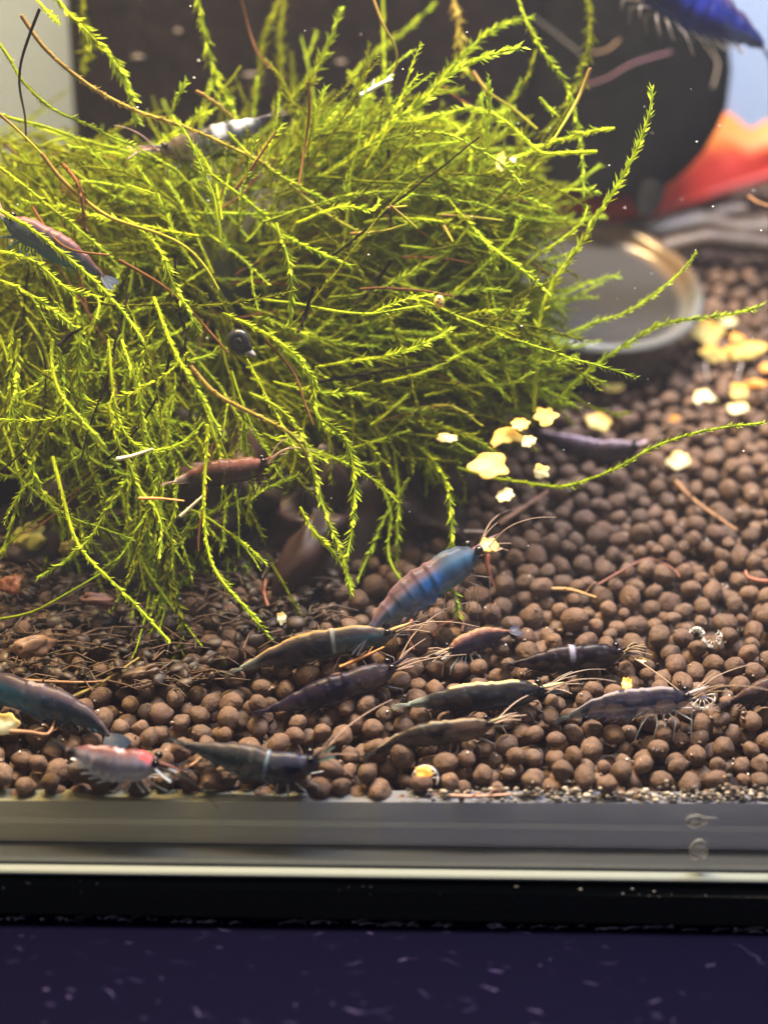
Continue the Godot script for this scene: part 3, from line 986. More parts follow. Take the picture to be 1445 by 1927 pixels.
# ---------------------------------------------------------------- the scene
func _ready() -> void:
	var cam := Camera3D.new()
	cam.name = "camera"
	cam.fov = 40.0
	cam.near = 0.005
	cam.far = 20.0
	cam.transform = Transform3D(eye_basis, eye * MM)
	var lens_ := CameraAttributesPhysical.new()
	lens_.frustum_focal_length = 50.0
	lens_.frustum_focus_distance = 0.170
	lens_.exposure_aperture = 10.5
	lens_.frustum_near = 0.005
	lens_.frustum_far = 20.0
	cam.attributes = lens_
	add_child(cam)
	cam.fov = 40.0
	cam.current = true
	var env := Environment.new()
	env.background_mode = Environment.BG_COLOR
	env.background_color = Color(0.085, 0.086, 0.115).linear_to_srgb()
	env.tonemap_mode = Environment.TONE_MAPPER_LINEAR
	env.tonemap_exposure = 1.1
	env.sdfgi_enabled = true
	env.ssao_enabled = true
	env.ssil_enabled = true
	var we := WorldEnvironment.new()
	we.name = "room_air"
	we.environment = env
	add_child(we)
	env.volumetric_fog_enabled = true
	env.volumetric_fog_density = 0.0
	var water := FogVolume.new()
	water.name = "water"
	water.size = Vector3(0.21, 0.195, 0.166)
	water.position = Vector3(0, 0.0975, -0.0835)
	var cloudy := FogMaterial.new()
	cloudy.density = 0.08
	cloudy.albedo = Color(0.86, 0.9, 1.0)
	water.material = cloudy
	add_child(water)
	tag(water, "faintly cloudy water filling the tank", "", "", "structure")
	# the light bar above the tank: warm and cool halves added to tint the two sides
	for k in 2:
		var l := AreaLight3D.new()
		l.name = "warm_tint_half" if k == 0 else "cool_tint_half"
		l.area_size = Vector2(0.10, 0.03)
		l.light_color = Color(1.0, 0.85, 0.58) if k == 0 else Color(0.95, 0.95, 1.0)
		l.light_energy = 0.18 if k == 0 else 0.13
		l.area_range = 5.0
		l.area_attenuation = 2.0
		l.shadow_enabled = true
		l.position = Vector3(-0.052 if k == 0 else 0.052, 0.2285, -0.050)
		l.rotation_degrees = Vector3(-90, 0, 0)
		add_child(l)

	noise.seed = 4
	noise.frequency = 0.01
	noise.noise_type = FastNoiseLite.TYPE_SIMPLEX_SMOOTH
	noise.fractal_octaves = 2
	materials()
	build_tank()
	dish_at = ground(1062, 615, 0.3)
	build_soil()
	build_background()
	build_moss()
	build_shrimps()
	build_flakes()
	build_litter()

func noise_texture(freq: float, seed_: int, ramp := [], normal := false) -> NoiseTexture2D:
	var f := FastNoiseLite.new()
	f.frequency = freq
	f.seed = seed_
	f.fractal_octaves = 4
	var t := NoiseTexture2D.new()
	t.width = 256
	t.height = 256
	t.seamless = true
	t.noise = f
	if ramp:
		var g := Gradient.new()
		g.set_color(0, ramp[0])
		g.set_color(1, ramp[1])
		t.color_ramp = g
	t.as_normal_map = normal
	return t

func tint(m: Color) -> StandardMaterial3D:
	var p: StandardMaterial3D = M.pellet.duplicate()
	p.albedo_color = m.linear_to_srgb()
	return p

func materials() -> void:
	M.pellet = mat(Color.WHITE, 0.62, {"vertex_color_use_as_albedo": true, "metallic_specular": 0.22, "uv1_triplanar": true, "uv1_world_triplanar": true, "uv1_scale": Vector3.ONE * 130.0, "heightmap_enabled": true, "heightmap_texture": noise_texture(0.035, 3), "heightmap_scale": 0.016})
	M.pellets = [tint(L(0.80, 0.80, 0.80)), tint(L(0.95, 0.94, 0.92)), tint(L(1.0, 0.97, 0.94)), tint(L(0.88, 0.86, 0.9))]
	M.moss = mat(Color.WHITE, 0.55, {"vertex_color_use_as_albedo": true, "metallic_specular": 0.12, "backlight_enabled": true, "backlight": Color(0.6, 0.6, 0.6).linear_to_srgb()})
	M.shrimp = mat(Color.WHITE, 0.36, {"vertex_color_use_as_albedo": true, "metallic_specular": 0.3, "transparency": BaseMaterial3D.TRANSPARENCY_ALPHA})
	M.fin = mat(Color(1, 1, 1, 0.72), 0.35, {"vertex_color_use_as_albedo": true, "transparency": BaseMaterial3D.TRANSPARENCY_ALPHA, "backlight_enabled": true, "backlight": Color(0.6, 0.6, 0.6).linear_to_srgb()})
	M.eye = mat(Color.WHITE, 0.12, {"vertex_color_use_as_albedo": true})
	M.flake = mat(Color.WHITE, 0.5, {"vertex_color_use_as_albedo": true, "backlight_enabled": true, "backlight": Color(0.7, 0.7, 0.7).linear_to_srgb()})
	M.wood = mat(Color.WHITE, 0.55, {"vertex_color_use_as_albedo": true})
	M.glass = mat(Color(0.96, 1.0, 0.98, 0.03), 0.03, {"transparency": BaseMaterial3D.TRANSPARENCY_ALPHA})
	M.clear = mat(Color(1, 1, 1, 0.02), 0.05, {"refraction_enabled": true, "refraction_scale": 0.033})
	M.shell = mat(Color(1, 1, 1, 0.42), 0.25, {"vertex_color_use_as_albedo": true, "transparency": BaseMaterial3D.TRANSPARENCY_ALPHA, "metallic_specular": 0.7, "albedo_texture": null})
	M.plain = mat(Color.WHITE, 0.55, {"vertex_color_use_as_albedo": true})
	M.gloss = mat(Color.WHITE, 0.2, {"vertex_color_use_as_albedo": true})
	M.black = mat(Color.WHITE, 0.85, {"vertex_color_use_as_albedo": true, "metallic_specular": 0.12, "uv1_triplanar": true, "uv1_world_triplanar": true, "uv1_scale": Vector3.ONE * 40.0, "albedo_texture": noise_texture(0.02, 8, [Color(0.45, 0.45, 0.45), Color(1, 1, 1)]), "heightmap_enabled": true, "heightmap_texture": noise_texture(0.05, 9), "heightmap_scale": 0.01})
	M.foam = mat(Color.WHITE, 0.9, {"vertex_color_use_as_albedo": true, "uv1_triplanar": true, "uv1_world_triplanar": true, "uv1_scale": Vector3(60, 60, 60), "heightmap_enabled": true, "heightmap_texture": noise_texture(0.08, 19), "heightmap_scale": 0.02})
	M.table = mat(Color.WHITE, 0.7, {"uv1_triplanar": true, "uv1_world_triplanar": true, "uv1_scale": Vector3.ONE * 8.0, "albedo_texture": scuffed(), "metallic_specular": 0.12})
	M.seam = mat(Color.WHITE, 0.8, {"metallic_specular": 0.08, "vertex_color_use_as_albedo": true, "uv1_triplanar": true, "uv1_world_triplanar": true, "uv1_scale": Vector3(4, 90, 20), "albedo_texture": noise_texture(0.008, 28, [Color(0.95, 0.95, 0.95), Color(1, 1, 1)])})
	M.edge = mat(Color.WHITE, 0.5, {"vertex_color_use_as_albedo": true, "metallic_specular": 0.5})
	M.lit = mat(Color(0.9, 0.9, 0.85), 0.5, {"emission_enabled": true, "emission": Color(1, 0.97, 0.9), "emission_energy_multiplier": 1.0})

# dark laminate with pale scuffs and scratches
func scuffed() -> ImageTexture:
	rng.seed = 77
	var im := Image.create(1024, 1024, false, Image.FORMAT_RGBA8)
	var base := L(0.0040, 0.0035, 0.0180).linear_to_srgb()
	im.fill(base)
	for k in 1024 * 24:
		var x := rng.randi() % 1024
		var y := rng.randi() % 1024
		var f := rng.randf_range(0.8, 1.25)
		im.set_pixel(x, y, Color(base.r * f, base.g * f, base.b * f))
	for k in 1500:
		var x := rng.randf() * 1024
		var y := rng.randf() * 1024
		var a := rng.randfn(0.15, 0.35)
		var n := int(absf(rng.randfn(0, 14))) + 2
		var s := rng.randf_range(0.1, 0.75) * rng.randf()
		for j in n:
			var e := sin(PI * (j + 0.5) / n)
			for w in range(-1, 2):
				var ix := posmod(int(x + cos(a) * j), 1024)
				var iy := posmod(int(y + sin(a) * j) + w, 1024)
				var o := im.get_pixel(ix, iy)
				im.set_pixel(ix, iy, o.lerp(Color(0.72, 0.66, 0.9), s * e * (1.0 if w == 0 else 0.4)))
			a += rng.randfn(0, 0.05)
	return ImageTexture.create_from_image(im)

func build_tank() -> void:
	# tabletop
	var table := thing("table", Vector3(0, -12.3, 40), "dark purple black laminate table top with pale scuffs in front of the tank", "table")
	var b := MB.new()
	b.box(Vector3(-330, -32.5, -330), Vector3(330, -12.3, 75), 1.5, Color.WHITE)
	part(b, "table_top", M.table, table)
	for k in 4:
		b = MB.new()
		var x := -290.0 if k % 2 == 0 else 290.0
		var z := -290.0 if k < 2 else 40.0
		b.box(Vector3(x - 22, -740, z - 22), Vector3(x + 22, -32.7, z + 22), 2.0, L(0.02, 0.018, 0.03))
		part(b, "leg", M.plain, table)
	# black foam mat, its front edge a little askew to the glass
	var yaw := Basis(Vector3.UP, deg_to_rad(-0.4))
	var mat_ := thing("foam_mat", Vector3(0, -12.2, 0), "thin black foam mat squeezed between the glass tank and the table", "mat")
	b = MB.new()
	b.box(Vector3(-112, -12.2, -172), Vector3(112, -7.4, 6.0), 0.6, L(0.03, 0.032, 0.03))
	for k in b.v.size():
		b.v[k] = yaw * b.v[k]
	part(b, "foam_sheet", M.foam, mat_)
	# lint caught along the foot of the mat and under the glass edge
	rng.seed = 41
	var lint := MB.new()
	for k in 200:
		var x := rng.randf_range(-70, 70)
		var low := rng.randf() < 0.85
		var p := Vector3(x, -12.1 if low else -7.2 - rng.randf() * 1.5, 5.9 + rng.randf_range(0.0, 0.7) * (1.0 if low else 0.2) + x * 0.007)
		if low and rng.randf() < 0.6:
			var e := p + Vector3(rng.randf_range(0.3, 2.2), rng.randf_range(-0.05, 0.4), rng.randf_range(-0.1, 0.3))
			var sh := rng.randf_range(0.08, 0.4)
			lint.tube(PackedVector3Array([p, p.lerp(e, 0.5) + Vector3(0, 0.15, 0), e]), _ramp(3, rng.randf_range(0.04, 0.16), 0.03), _same(3, L(sh, sh * 0.92, sh * 1.12)), 4)
		else:
			var r := rng.randf_range(0.04, 0.17)
			var sh := rng.randf_range(0.1, 0.5)
			lint.ball(p + Vector3(0, r * 0.5, 0), Basis.from_scale(Vector3(r * rng.randf_range(1, 2.4), r, r)), L(sh, sh, sh), 4, 6)
	single(lint, "dust", M.plain, Vector3(0, -12.1, 6), "pale lint and dust caught along the edge of the mat", "dust", "", "stuff")

	var tank := thing("aquarium", Vector3(0, -7, -80), "small rimless glass aquarium seen from the front close to its bottom edge", "aquarium")
	# bottom pane with the grey silicone seam seen through the front glass
	b = MB.new()
	for k in 24:
		var x0 := -112.0 + 224.0 * k / 24.0
		var x1 := -112.0 + 224.0 * (k + 1) / 24.0
		var t0 := -0.35 + 0.0095 * x0
		var t1 := -0.35 + 0.0095 * x1
		var col := L(0.50, 0.50, 0.36).lerp(L(0.42, 0.45, 0.54), smoothstep(-28.0, 4.0, x0))  # room reflection, greenish to bluish, put into the seam colour
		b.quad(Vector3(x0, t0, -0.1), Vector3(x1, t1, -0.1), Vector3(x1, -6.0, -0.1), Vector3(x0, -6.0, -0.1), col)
		b.quad(Vector3(x0, -6.0, -0.1), Vector3(x1, -6.0, -0.1), Vector3(x1, -6.0, 4.35), Vector3(x0, -6.0, 4.35), L(0.021, 0.026, 0.031))  # flat faces painted darker to tone down the lamp light
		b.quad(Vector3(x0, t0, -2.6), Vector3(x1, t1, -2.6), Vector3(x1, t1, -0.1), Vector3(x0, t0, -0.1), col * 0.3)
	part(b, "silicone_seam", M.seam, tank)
	b = MB.new()
	b.box(Vector3(-112, -7.3, -169), Vector3(112, -6.62, 4.9), 0.2, L(0.05, 0.06, 0.055))
	part(b, "bottom_pane", M.edge, tank)
	# the polished lip of the bottom pane in front of the front glass
	b = MB.new()
	b.box(Vector3(-112, -6.6, 4.36), Vector3(112, -6.0, 5.8), 0.2, L(0.36, 0.41, 0.37))
	part(b, "glass_lip", M.edge, tank)
	b = MB.new()
	b.box(Vector3(-112, -5.9, 0.3), Vector3(112, 215, 4.3), 0.25, Color.WHITE)
	part(b, "front_pane", M.glass, tank)
	b = MB.new()
	b.box(Vector3(-112, -6.0, -172), Vector3(112, 215, -168), 0.25, Color.WHITE)
	part(b, "back_pane", M.glass, tank)
	for sg in [-1.0, 1.0]:
		b = MB.new()
		b.box(Vector3(sg * 110 - 2, -6.0, -167.9), Vector3(sg * 110 + 2, 215, -0.2), 0.25, Color.WHITE)
		part(b, "side_pane", M.glass, tank)
	b = MB.new()
	b.box(Vector3(-112, -6.0, -173.6), Vector3(112, 215, -172.2), 0.2, L(0.25, 0.345, 0.50))
	part(b, "background_film", M.plain, tank)
	# light bar, above the picture
	var bar := thing("light_bar", Vector3(0, 232, -50), "slim light bar lying across the top of the tank", "lamp")
	b = MB.new()
	b.box(Vector3(-108, 231, -80), Vector3(108, 240, -20), 1.5, L(0.1, 0.1, 0.1))
	part(b, "housing", M.plain, bar)
	b = MB.new()
	b.box(Vector3(-104, 229.2, -66), Vector3(104, 230.9, -34), 0.4, Color.WHITE)
	part(b, "lamp_diffuser", M.lit, bar)

func build_background() -> void:
	# filter box: rounded upright corners
	var f := thing("filter_box", Vector3(-14, 44, -125), "big black filter box standing behind the moss", "aquarium filter")
	var b := MB.new()
	var rg := []
	var cg := []
	var x0 := -54.0
	var x1 := 25.5
	var z0 := -140.0
	var z1 := -104.0
	for y in [47.0, 48.0, 120.0, 190.0, 191.0]:
		var ins := 1.2 if y == 47.0 or y == 191.0 else 0.0
		var ring := []
		var rc := []
		for q in 4:
			var cx: float = [x1 - 9, x0 + 9, x0 + 9, x1 - 9][q]
			var cz: float = [z1 - 9, z1 - 9, z0 + 9, z0 + 9][q]
			for j in 7:
				var a := PI / 2 * (j / 6.0 + q)
				ring.append(Vector3(cx + (9 - ins) * cos(a), y, cz + (9 - ins) * sin(a)))
				rc.append(L(0.012, 0.0105, 0.009))
		rg.append(ring)
		cg.append(rc)
	b.rings(rg, cg)
	b.poly(rg[0], Vector3.DOWN, L(0.03, 0.03, 0.03))
	b.poly(rg[4], Vector3.UP, L(0.03, 0.03, 0.03))
	part(b, "box_shell", M.black, f)
	# faint scratches and marks on the box front
	for q in [[250, 110, 36], [470, 145, 60], [330, 60, 20], [640, 120, 30]]:
		b = MB.new()
		var o := at(q[0], q[1], 226)
		o.z = -103.75
		b.ball(o, Basis.from_scale(Vector3(q[2] * 0.03, 0.35, 0.2)), L(0.12, 0.10, 0.09), 6, 10)
		part(b, "scuff_mark", M.plain, f)
	# the sponge intake: a dark rounded body that narrows to a foot
	var s := thing("sponge_filter", at(1190, 300, 240), "rounded black sponge filter with a narrow foot beside the filter box", "sponge filter")
	b = MB.new()
	rg = []
	cg = []
	var d := 238.0
	for q in [[-80, 985, 1290], [0, 985, 1338], [60, 985, 1366], [130, 985, 1372], [200, 988, 1364], [240, 985, 1346], [280, 985, 1322], [312, 986, 1292], [334, 990, 1268], [346, 1000, 1252], [350, 1020, 1240]]:
		var a0 := at(q[1], q[0], d)
		var a1 := at(q[2], q[0], d)
		var o := (a0 + a1) / 2.0
		var r := a0.distance_to(a1) / 2.0
		var ring := []
		var rc := []
		for j in 28:
			var a := TAU * j / 28.0
			var bump := 1.0 + 0.035 * noise.get_noise_2d(a * 60, q[0] * 1.2)
			ring.append(o + Vector3(cos(a) * r * bump, 0, sin(a) * minf(r, 9.0) * bump))
			rc.append(L(0.006, 0.0064, 0.006))
		rg.append(ring)
		cg.append(rc)
	b.rings(rg, cg)
	b.poly(rg[rg.size() - 1], Vector3.DOWN, L(0.02, 0.02, 0.02))
	part(b, "sponge_body", M.black, s)
	b = MB.new()
	b.tube(PackedVector3Array([at(1218, 350, d - 5), at(1216, 375, d - 5), at(1214, 395, d - 5), at(1212, 404, d - 5)]), PackedFloat32Array([2.9, 2.6, 1.9, 1.2]), _same(4, L(0.02, 0.02, 0.02)), 12)
	part(b, "foot", M.black, s)
	for q in [[[1085, 165, 1140, 148, 1190, 120, 1262, 98], L(0.16, 0.07, 0.09), 0.17], [[1110, 100, 1140, 95, 1165, 75], L(0.24, 0.15, 0.08), 0.15], [[1000, 30, 1040, 60, 1090, 100], L(0.05, 0.04, 0.03), 0.16], [[1340, 165, 1350, 120, 1335, 95], L(0.2, 0.17, 0.14), 0.15]]:
		b = MB.new()
		var pl := PackedVector3Array()
		for k in q[0].size() / 2: pl.append(at(q[0][2 * k], q[0][2 * k + 1], 227.6 + absf(q[0][2 * k] - 1180) * 0.02))
		pl = smooth(pl, 0.8)
		b.tube(pl, _ramp(pl.size(), q[2] * 0.7, q[2]), _same(pl.size(), q[1]), 6)
		part(b, "reflection_thread", M.plain, s)  # pink and tan reflections on the black body, built as threads
	# large leaf with a red rim behind the sponge
	var lf := thing("leaf", at(1250, 330, 262), "large broad leaf with an orange blade and red rim lying behind the black sponge filter", "plant leaf")
	var top := [[960, 372], [1040, 362], [1120, 356], [1200, 345], [1260, 300], [1300, 240], [1330, 208], [1372, 214], [1410, 246], [1445, 228], [1490, 220], [1560, 240]]
	var bot := [[965, 412], [1040, 418], [1120, 422], [1200, 412], [1260, 392], [1300, 378], [1330, 368], [1372, 354], [1410, 342], [1445, 332], [1490, 318], [1560, 300]]
	b = MB.new()
	rg = []
	cg = []
	for k in top.size():
		var ring := []
		var rc := []
		for j in 13:
			var t := j / 12.0
			var px: float = lerpf(top[k][0], bot[k][0], t)
			var py: float = lerpf(top[k][1], bot[k][1], t)
			var wob := 2.0 * noise.get_noise_2d(px * 0.6, py * 0.8)
			ring.append(at(px, py, lerpf(240.0, 263.0, smoothstep(1215.0, 1330.0, px)) + wob * 0.5 - sin(t * PI) * 2.0))
			var red := smoothstep(0.30, 0.62, t + 0.12 * noise.get_noise_2d(px, py) + clampf((1210.0 - px) / 60.0, 0, 1))
			rc.append(L(0.84, 0.24, 0.03).lerp(L(0.66, 0.05, 0.028), red))
		rg.append(ring)
		cg.append(rc)
	b.rings(rg, cg, false)
	var back := MB.new()
	for k in rg.size():
		for j in rg[k].size(): rg[k][j] += Vector3(0, 0, -0.5)
	back.rings(rg, cg, false)
	var off := b.v.size()
	b.v.append_array(back.v)
	b.n.append_array(back.n)
	b.c.append_array(back.c)
	for k in back.i: b.i.append(k + off)
	part(b, "blade", M.flake, lf)
	b = MB.new()
	var rim := PackedVector3Array()
	for q in bot: rim.append(at(q[0], q[1], lerpf(239.6, 262.6, smoothstep(1215.0, 1330.0, float(q[0])))))
	rim = smooth(rim, 1.0)
	b.tube(rim, _ramp(rim.size(), 0.7, 1.0), _same(rim.size(), L(0.50, 0.045, 0.03)), 7)
	part(b, "rim", M.flake, lf)
	# round glass feeding dish lying on the slope
	var o := ground(1062, 615, 0.3)
	var dish := thing("feeding_dish", o, "round grey glass feeding dish with a partly brown rim lying on the soil slope", "dish")
	var tilt := Basis.from_euler(Vector3(deg_to_rad(21), 0, deg_to_rad(-6)))
	var R := 20.5
	var shape := [[[0.0, 6.2], [0.5, 6.4], [0.8, 7.2], [0.87, 7.8], [0.9, 8.6], [0.91, 9.4]], [[0.91, 9.4], [0.935, 10.0], [0.98, 10.0], [1.0, 9.2]], [[1.0, 9.2], [1.0, 3.0], [0.96, 0.8], [0.85, 0.0], [0.0, 0.0]]]
	var tones := [L(0.036, 0.039, 0.038), L(0.16, 0.11, 0.06), L(0.016, 0.017, 0.018)]
	for k in 3:
		b = MB.new()
		rg = []
		cg = []
		for q in shape[k]:
			var ring := []
			var rc := []
			for j in 72:
				var a := TAU * j / 72.0
				ring.append(o + tilt * Vector3(cos(a) * R * maxf(q[0], 0.002), q[1], sin(a) * R * maxf(q[0], 0.002)))
				var col: Color = tones[k]
				if k == 1 or (k == 0 and q[1] > 7.5):
					# brown on the far side of the rim, paler on the near side
					var far_side := smoothstep(-0.25, 0.35, -sin(a) + 0.3 * noise.get_noise_1d(a * 50))
					col = L(0.11, 0.117, 0.112).lerp(L(0.10, 0.066, 0.035), far_side)
				rc.append(col)
			rg.append(ring)
			cg.append(rc)
		b.rings(rg, cg)
		part(b, ["bowl", "rim", "wall"][k], M.gloss, dish)
	# stone added inside the moss to block lit soil behind and darken its depths
	var core := at(430, 560, 216)
	b = lump(core, Vector3(31, 21, 11), Vector3(0.1, 0.2, 0.15), 0.7, 9, L(0.022, 0.024, 0.008), L(0.035, 0.032, 0.012), 26, 36, 80.0)
	single(b, "stone", M.wood, core, "large dark mossy stone added to darken the moss heart, mostly hidden by its strands", "stone", "stones under the moss")
	var shade_wood := thing("shade_streak", at(1340, 440, 238), "dark branches added as shade streaks on the soil behind the dish, under the leaf rim", "shade_streak")  # dark branches added where streaks of shade fall on the soil
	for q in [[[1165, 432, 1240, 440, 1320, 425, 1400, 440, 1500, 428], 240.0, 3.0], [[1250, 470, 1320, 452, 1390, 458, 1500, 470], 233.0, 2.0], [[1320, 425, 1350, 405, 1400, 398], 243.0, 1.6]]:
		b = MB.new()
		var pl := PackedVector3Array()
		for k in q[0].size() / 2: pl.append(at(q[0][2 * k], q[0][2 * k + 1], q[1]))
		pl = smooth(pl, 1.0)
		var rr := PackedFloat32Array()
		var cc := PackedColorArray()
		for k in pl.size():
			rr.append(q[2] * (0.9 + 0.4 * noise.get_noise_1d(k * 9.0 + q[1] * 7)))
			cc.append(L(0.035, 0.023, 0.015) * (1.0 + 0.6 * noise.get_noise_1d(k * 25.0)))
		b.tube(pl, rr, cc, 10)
		part(b, "added_branch", M.wood, shade_wood)
	# dark porous stones, sized and darkened to deepen the shade under the moss
	var spots := [[430, 1075, 0.7, 15, 11, 9], [612, 1100, 0.8, 9.5, 10, 6], [775, 1010, 0.6, 11, 7, 7], [150, 1080, 0.6, 12, 9, 8], [15, 985, 0.7, 7, 9, 6]]
	var said := ["dark red brown porous stone made large to deepen the shade beneath the middle of the moss", "dark stone deepening the shade below the drooping moss strands behind the two large shrimps", "blackish stone deepening the shade under the moss edge close to the yellow flakes", "big dark brown stone beneath the hanging moss above the mulm", "black upright stone in the shade at the picture edge under the moss"]
	for k in spots.size():
		var q: Array = spots[k]
		var c := ground(q[0], q[1], 0.0) + Vector3(0, q[4] * q[2] - 2.0, -q[5])
		b = lump(c, Vector3(q[3], q[4], q[5]), Vector3(0.2, k, 0.1), 0.8, k + 3, L(0.018, 0.012, 0.011), L(0.042, 0.019, 0.015), 26, 36, 90.0)
		single(b, "stone", M.black if k == 4 else M.wood, c, said[k], "stone", "stones under the moss")

func build_shrimps() -> void:
	rng.seed = 51
	var pale := L(0.5, 0.52, 0.55)
	shrimp("red backed shrimp with a pale blue white belly standing against the front glass",
		spine_on_soil([128, 1413, 160, 1421, 200, 1436, 240, 1443, 285, 1441, 300, 1446], Vector2(150, 1484), Vector2(280, 1490)), 2.25,
		{"back": L(0.10, 0.04, 0.042), "side": L(0.24, 0.24, 0.31), "belly": L(0.55, 0.62, 0.70), "tail": L(0.012, 0.012, 0.016), "tail_edge": L(0.02, 0.02, 0.02), "edge": L(0.42, 0.24, 0.26), "patch": [[0.86, 0.07, L(0.5, 0.06, 0.07)], [0.3, 0.16, L(0.5, 0.36, 0.37)], [0.55, 0.1, L(0.48, 0.44, 0.5)]], "legs": L(0.62, 0.66, 0.66), "clear": 0.85, "flick": 0.35, "alpha": 0.95, "feeler": L(0.02, 0.02, 0.03), "paddle": L(0.5, 0.55, 0.6)})
	shrimp("dark blue shrimp with a purple back leaving at the picture edge above the pale crumbs",
		spine_on_soil([203, 1383, 178, 1358, 120, 1332, 60, 1316, 0, 1296, -50, 1280], Vector2(205, 1396), Vector2(-30, 1350)), 2.35,
		{"back": L(0.045, 0.032, 0.042), "side": L(0.012, 0.026, 0.05), "belly": L(0.02, 0.05, 0.075), "line": L(0.3, 0.26, 0.26), "broken": 0.1, "mid": L(0.02, 0.09, 0.15), "mid_at": 0.75, "clear": 0.95})
	shrimp("dark teal shrimp with a pale blue collar and long feeler by the front glass",
		spine_on_soil([350, 1402, 400, 1416, 460, 1432, 520, 1446, 565, 1444, 602, 1428], Vector2(380, 1462), Vector2(560, 1490)), 2.15,
		{"back": L(0.04, 0.034, 0.036), "side": L(0.016, 0.027, 0.034), "belly": L(0.035, 0.07, 0.08), "head": L(0.02, 0.024, 0.05), "collar": L(0.25, 0.36, 0.5), "edge": L(0.09, 0.09, 0.1), "legs": L(0.4, 0.46, 0.52), "feeler": L(0.34, 0.24, 0.2), "reach": [at(738, 1316, 163), at(665, 1462, 160)], "clear": 0.95})
	shrimp("blackish brown shrimp in front of the gold lined one, its feelers stretched along the pellets",
		spine_on_soil([705, 1416, 755, 1394, 815, 1382, 880, 1375, 930, 1363], Vector2(710, 1420), Vector2(920, 1396)), 1.65,
		{"back": L(0.022, 0.017, 0.015), "side": L(0.012, 0.011, 0.012), "belly": L(0.02, 0.02, 0.022), "head": L(0.075, 0.048, 0.034), "line": L(0.3, 0.25, 0.16), "broken": 0.15, "feeler": L(0.36, 0.27, 0.22), "reach": [at(1058, 1292, 169), at(965, 1405, 165)], "legs": L(0.22, 0.2, 0.2), "clear": 1.0})
	shrimp("slate grey shrimp with a golden back line under the blue one",
		spine_on_soil([455, 1258, 505, 1240, 570, 1222, 640, 1210, 700, 1203, 745, 1192], Vector2(450, 1275), Vector2(740, 1252)), 2.1,
		{"back": L(0.045, 0.034, 0.03), "side": L(0.014, 0.016, 0.03), "belly": L(0.04, 0.045, 0.055), "line": L(0.55, 0.38, 0.16), "broken": -0.9, "collar": L(0.32, 0.36, 0.36), "mid": L(0.02, 0.05, 0.06), "mid_at": 0.8, "tail": L(0.16, 0.19, 0.17), "legs": L(0.3, 0.22, 0.18), "clear": 0.9})
	shrimp("plain deep purple shrimp without a line, below the long slate grey one",
		spine_on_soil([505, 1336, 555, 1322, 620, 1303, 690, 1281, 748, 1256], Vector2(505, 1345), Vector2(740, 1300)), 2.05,
		{"back": L(0.015, 0.011, 0.024), "side": L(0.008, 0.007, 0.022), "belly": L(0.02, 0.018, 0.04), "head": L(0.045, 0.034, 0.045), "scale": L(0.2, 0.14, 0.14), "legs": L(0.08, 0.08, 0.1), "clear": 1.0})
	shrimp("large bright blue shrimp climbing up with a yellow flake at its mouth",
		spine_on_soil([690, 1196, 725, 1160, 775, 1120, 830, 1084, 875, 1056, 903, 1040], Vector2(690, 1200), Vector2(880, 1150), 4.0), 2.8,
		{"back": L(0.17, 0.10, 0.11), "side": L(0.035, 0.06, 0.10), "belly": L(0.12, 0.13, 0.14), "mid": L(0.012, 0.085, 0.28), "mid_at": 0.62, "mid_wide": 0.42, "tail": L(0.05, 0.05, 0.075), "tail_edge": L(0.06, 0.06, 0.08), "head": L(0.035, 0.08, 0.13), "edge": L(0.03, 0.05, 0.1), "scale": L(0.4, 0.25, 0.22), "legs": L(0.35, 0.28, 0.22), "clear": 0.95})
	shrimp("dark navy shrimp with a broken bright gold line on its back",
		spine_on_soil([770, 1326, 820, 1319, 880, 1314, 940, 1310, 990, 1305, 1028, 1300], Vector2(770, 1340), Vector2(1020, 1338)), 2.0,
		{"back": L(0.022, 0.021, 0.022), "side": L(0.009, 0.013, 0.024), "belly": L(0.012, 0.02, 0.035), "line": L(0.75, 0.62, 0.3), "broken": 0.16, "tail": L(0.2, 0.24, 0.22), "feeler": L(0.3, 0.24, 0.2), "clear": 1.0, "legs": L(0.14, 0.13, 0.13)})
	shrimp("little dark shrimp with rusty back and pale legs between the purple and black ones",
		spine_on_soil([958, 1190, 930, 1196, 900, 1204, 870, 1216, 842, 1228], Vector2(960, 1206), Vector2(845, 1250)), 1.55,
		{"back": L(0.16, 0.075, 0.055), "side": L(0.03, 0.024, 0.045), "belly": L(0.03, 0.03, 0.06), "line": L(0.4, 0.25, 0.13), "broken": -0.2, "legs": L(0.34, 0.38, 0.38), "scale": L(0.3, 0.34, 0.34), "reach": [at(832, 1272, 172), at(790, 1238, 174)], "clear": 1.0})
	shrimp("black shrimp on the pellets with a small yellow scrap under its head",
		spine_on_soil([968, 1250, 1015, 1246, 1070, 1241, 1125, 1238, 1172, 1229], Vector2(970, 1264), Vector2(1170, 1266)), 1.95,
		{"back": L(0.013, 0.009, 0.014), "side": L(0.006, 0.005, 0.011), "belly": L(0.012, 0.01, 0.02), "patch": [[0.52, 0.035, L(0.2, 0.2, 0.28)]], "feeler": L(0.32, 0.24, 0.16), "reach": [at(1300, 1318, 166), at(1205, 1212, 172)], "clear": 1.0, "legs": L(0.08, 0.07, 0.08)})
	shrimp("smoky blue translucent shrimp with white back and side lines and white legs",
		spine_on_soil([1072, 1348, 1115, 1334, 1175, 1326, 1230, 1321, 1275, 1318, 1304, 1311], Vector2(1072, 1362), Vector2(1290, 1380)), 1.95,
		{"back": L(0.035, 0.03, 0.05), "side": L(0.018, 0.022, 0.055), "belly": L(0.09, 0.10, 0.16), "line": L(0.42, 0.38, 0.42), "broken": 0.12, "stripe": L(0.30, 0.33, 0.44), "legs": L(0.62, 0.66, 0.68), "alpha": 0.8, "clear": 0.7, "tail": L(0.05, 0.07, 0.08)})
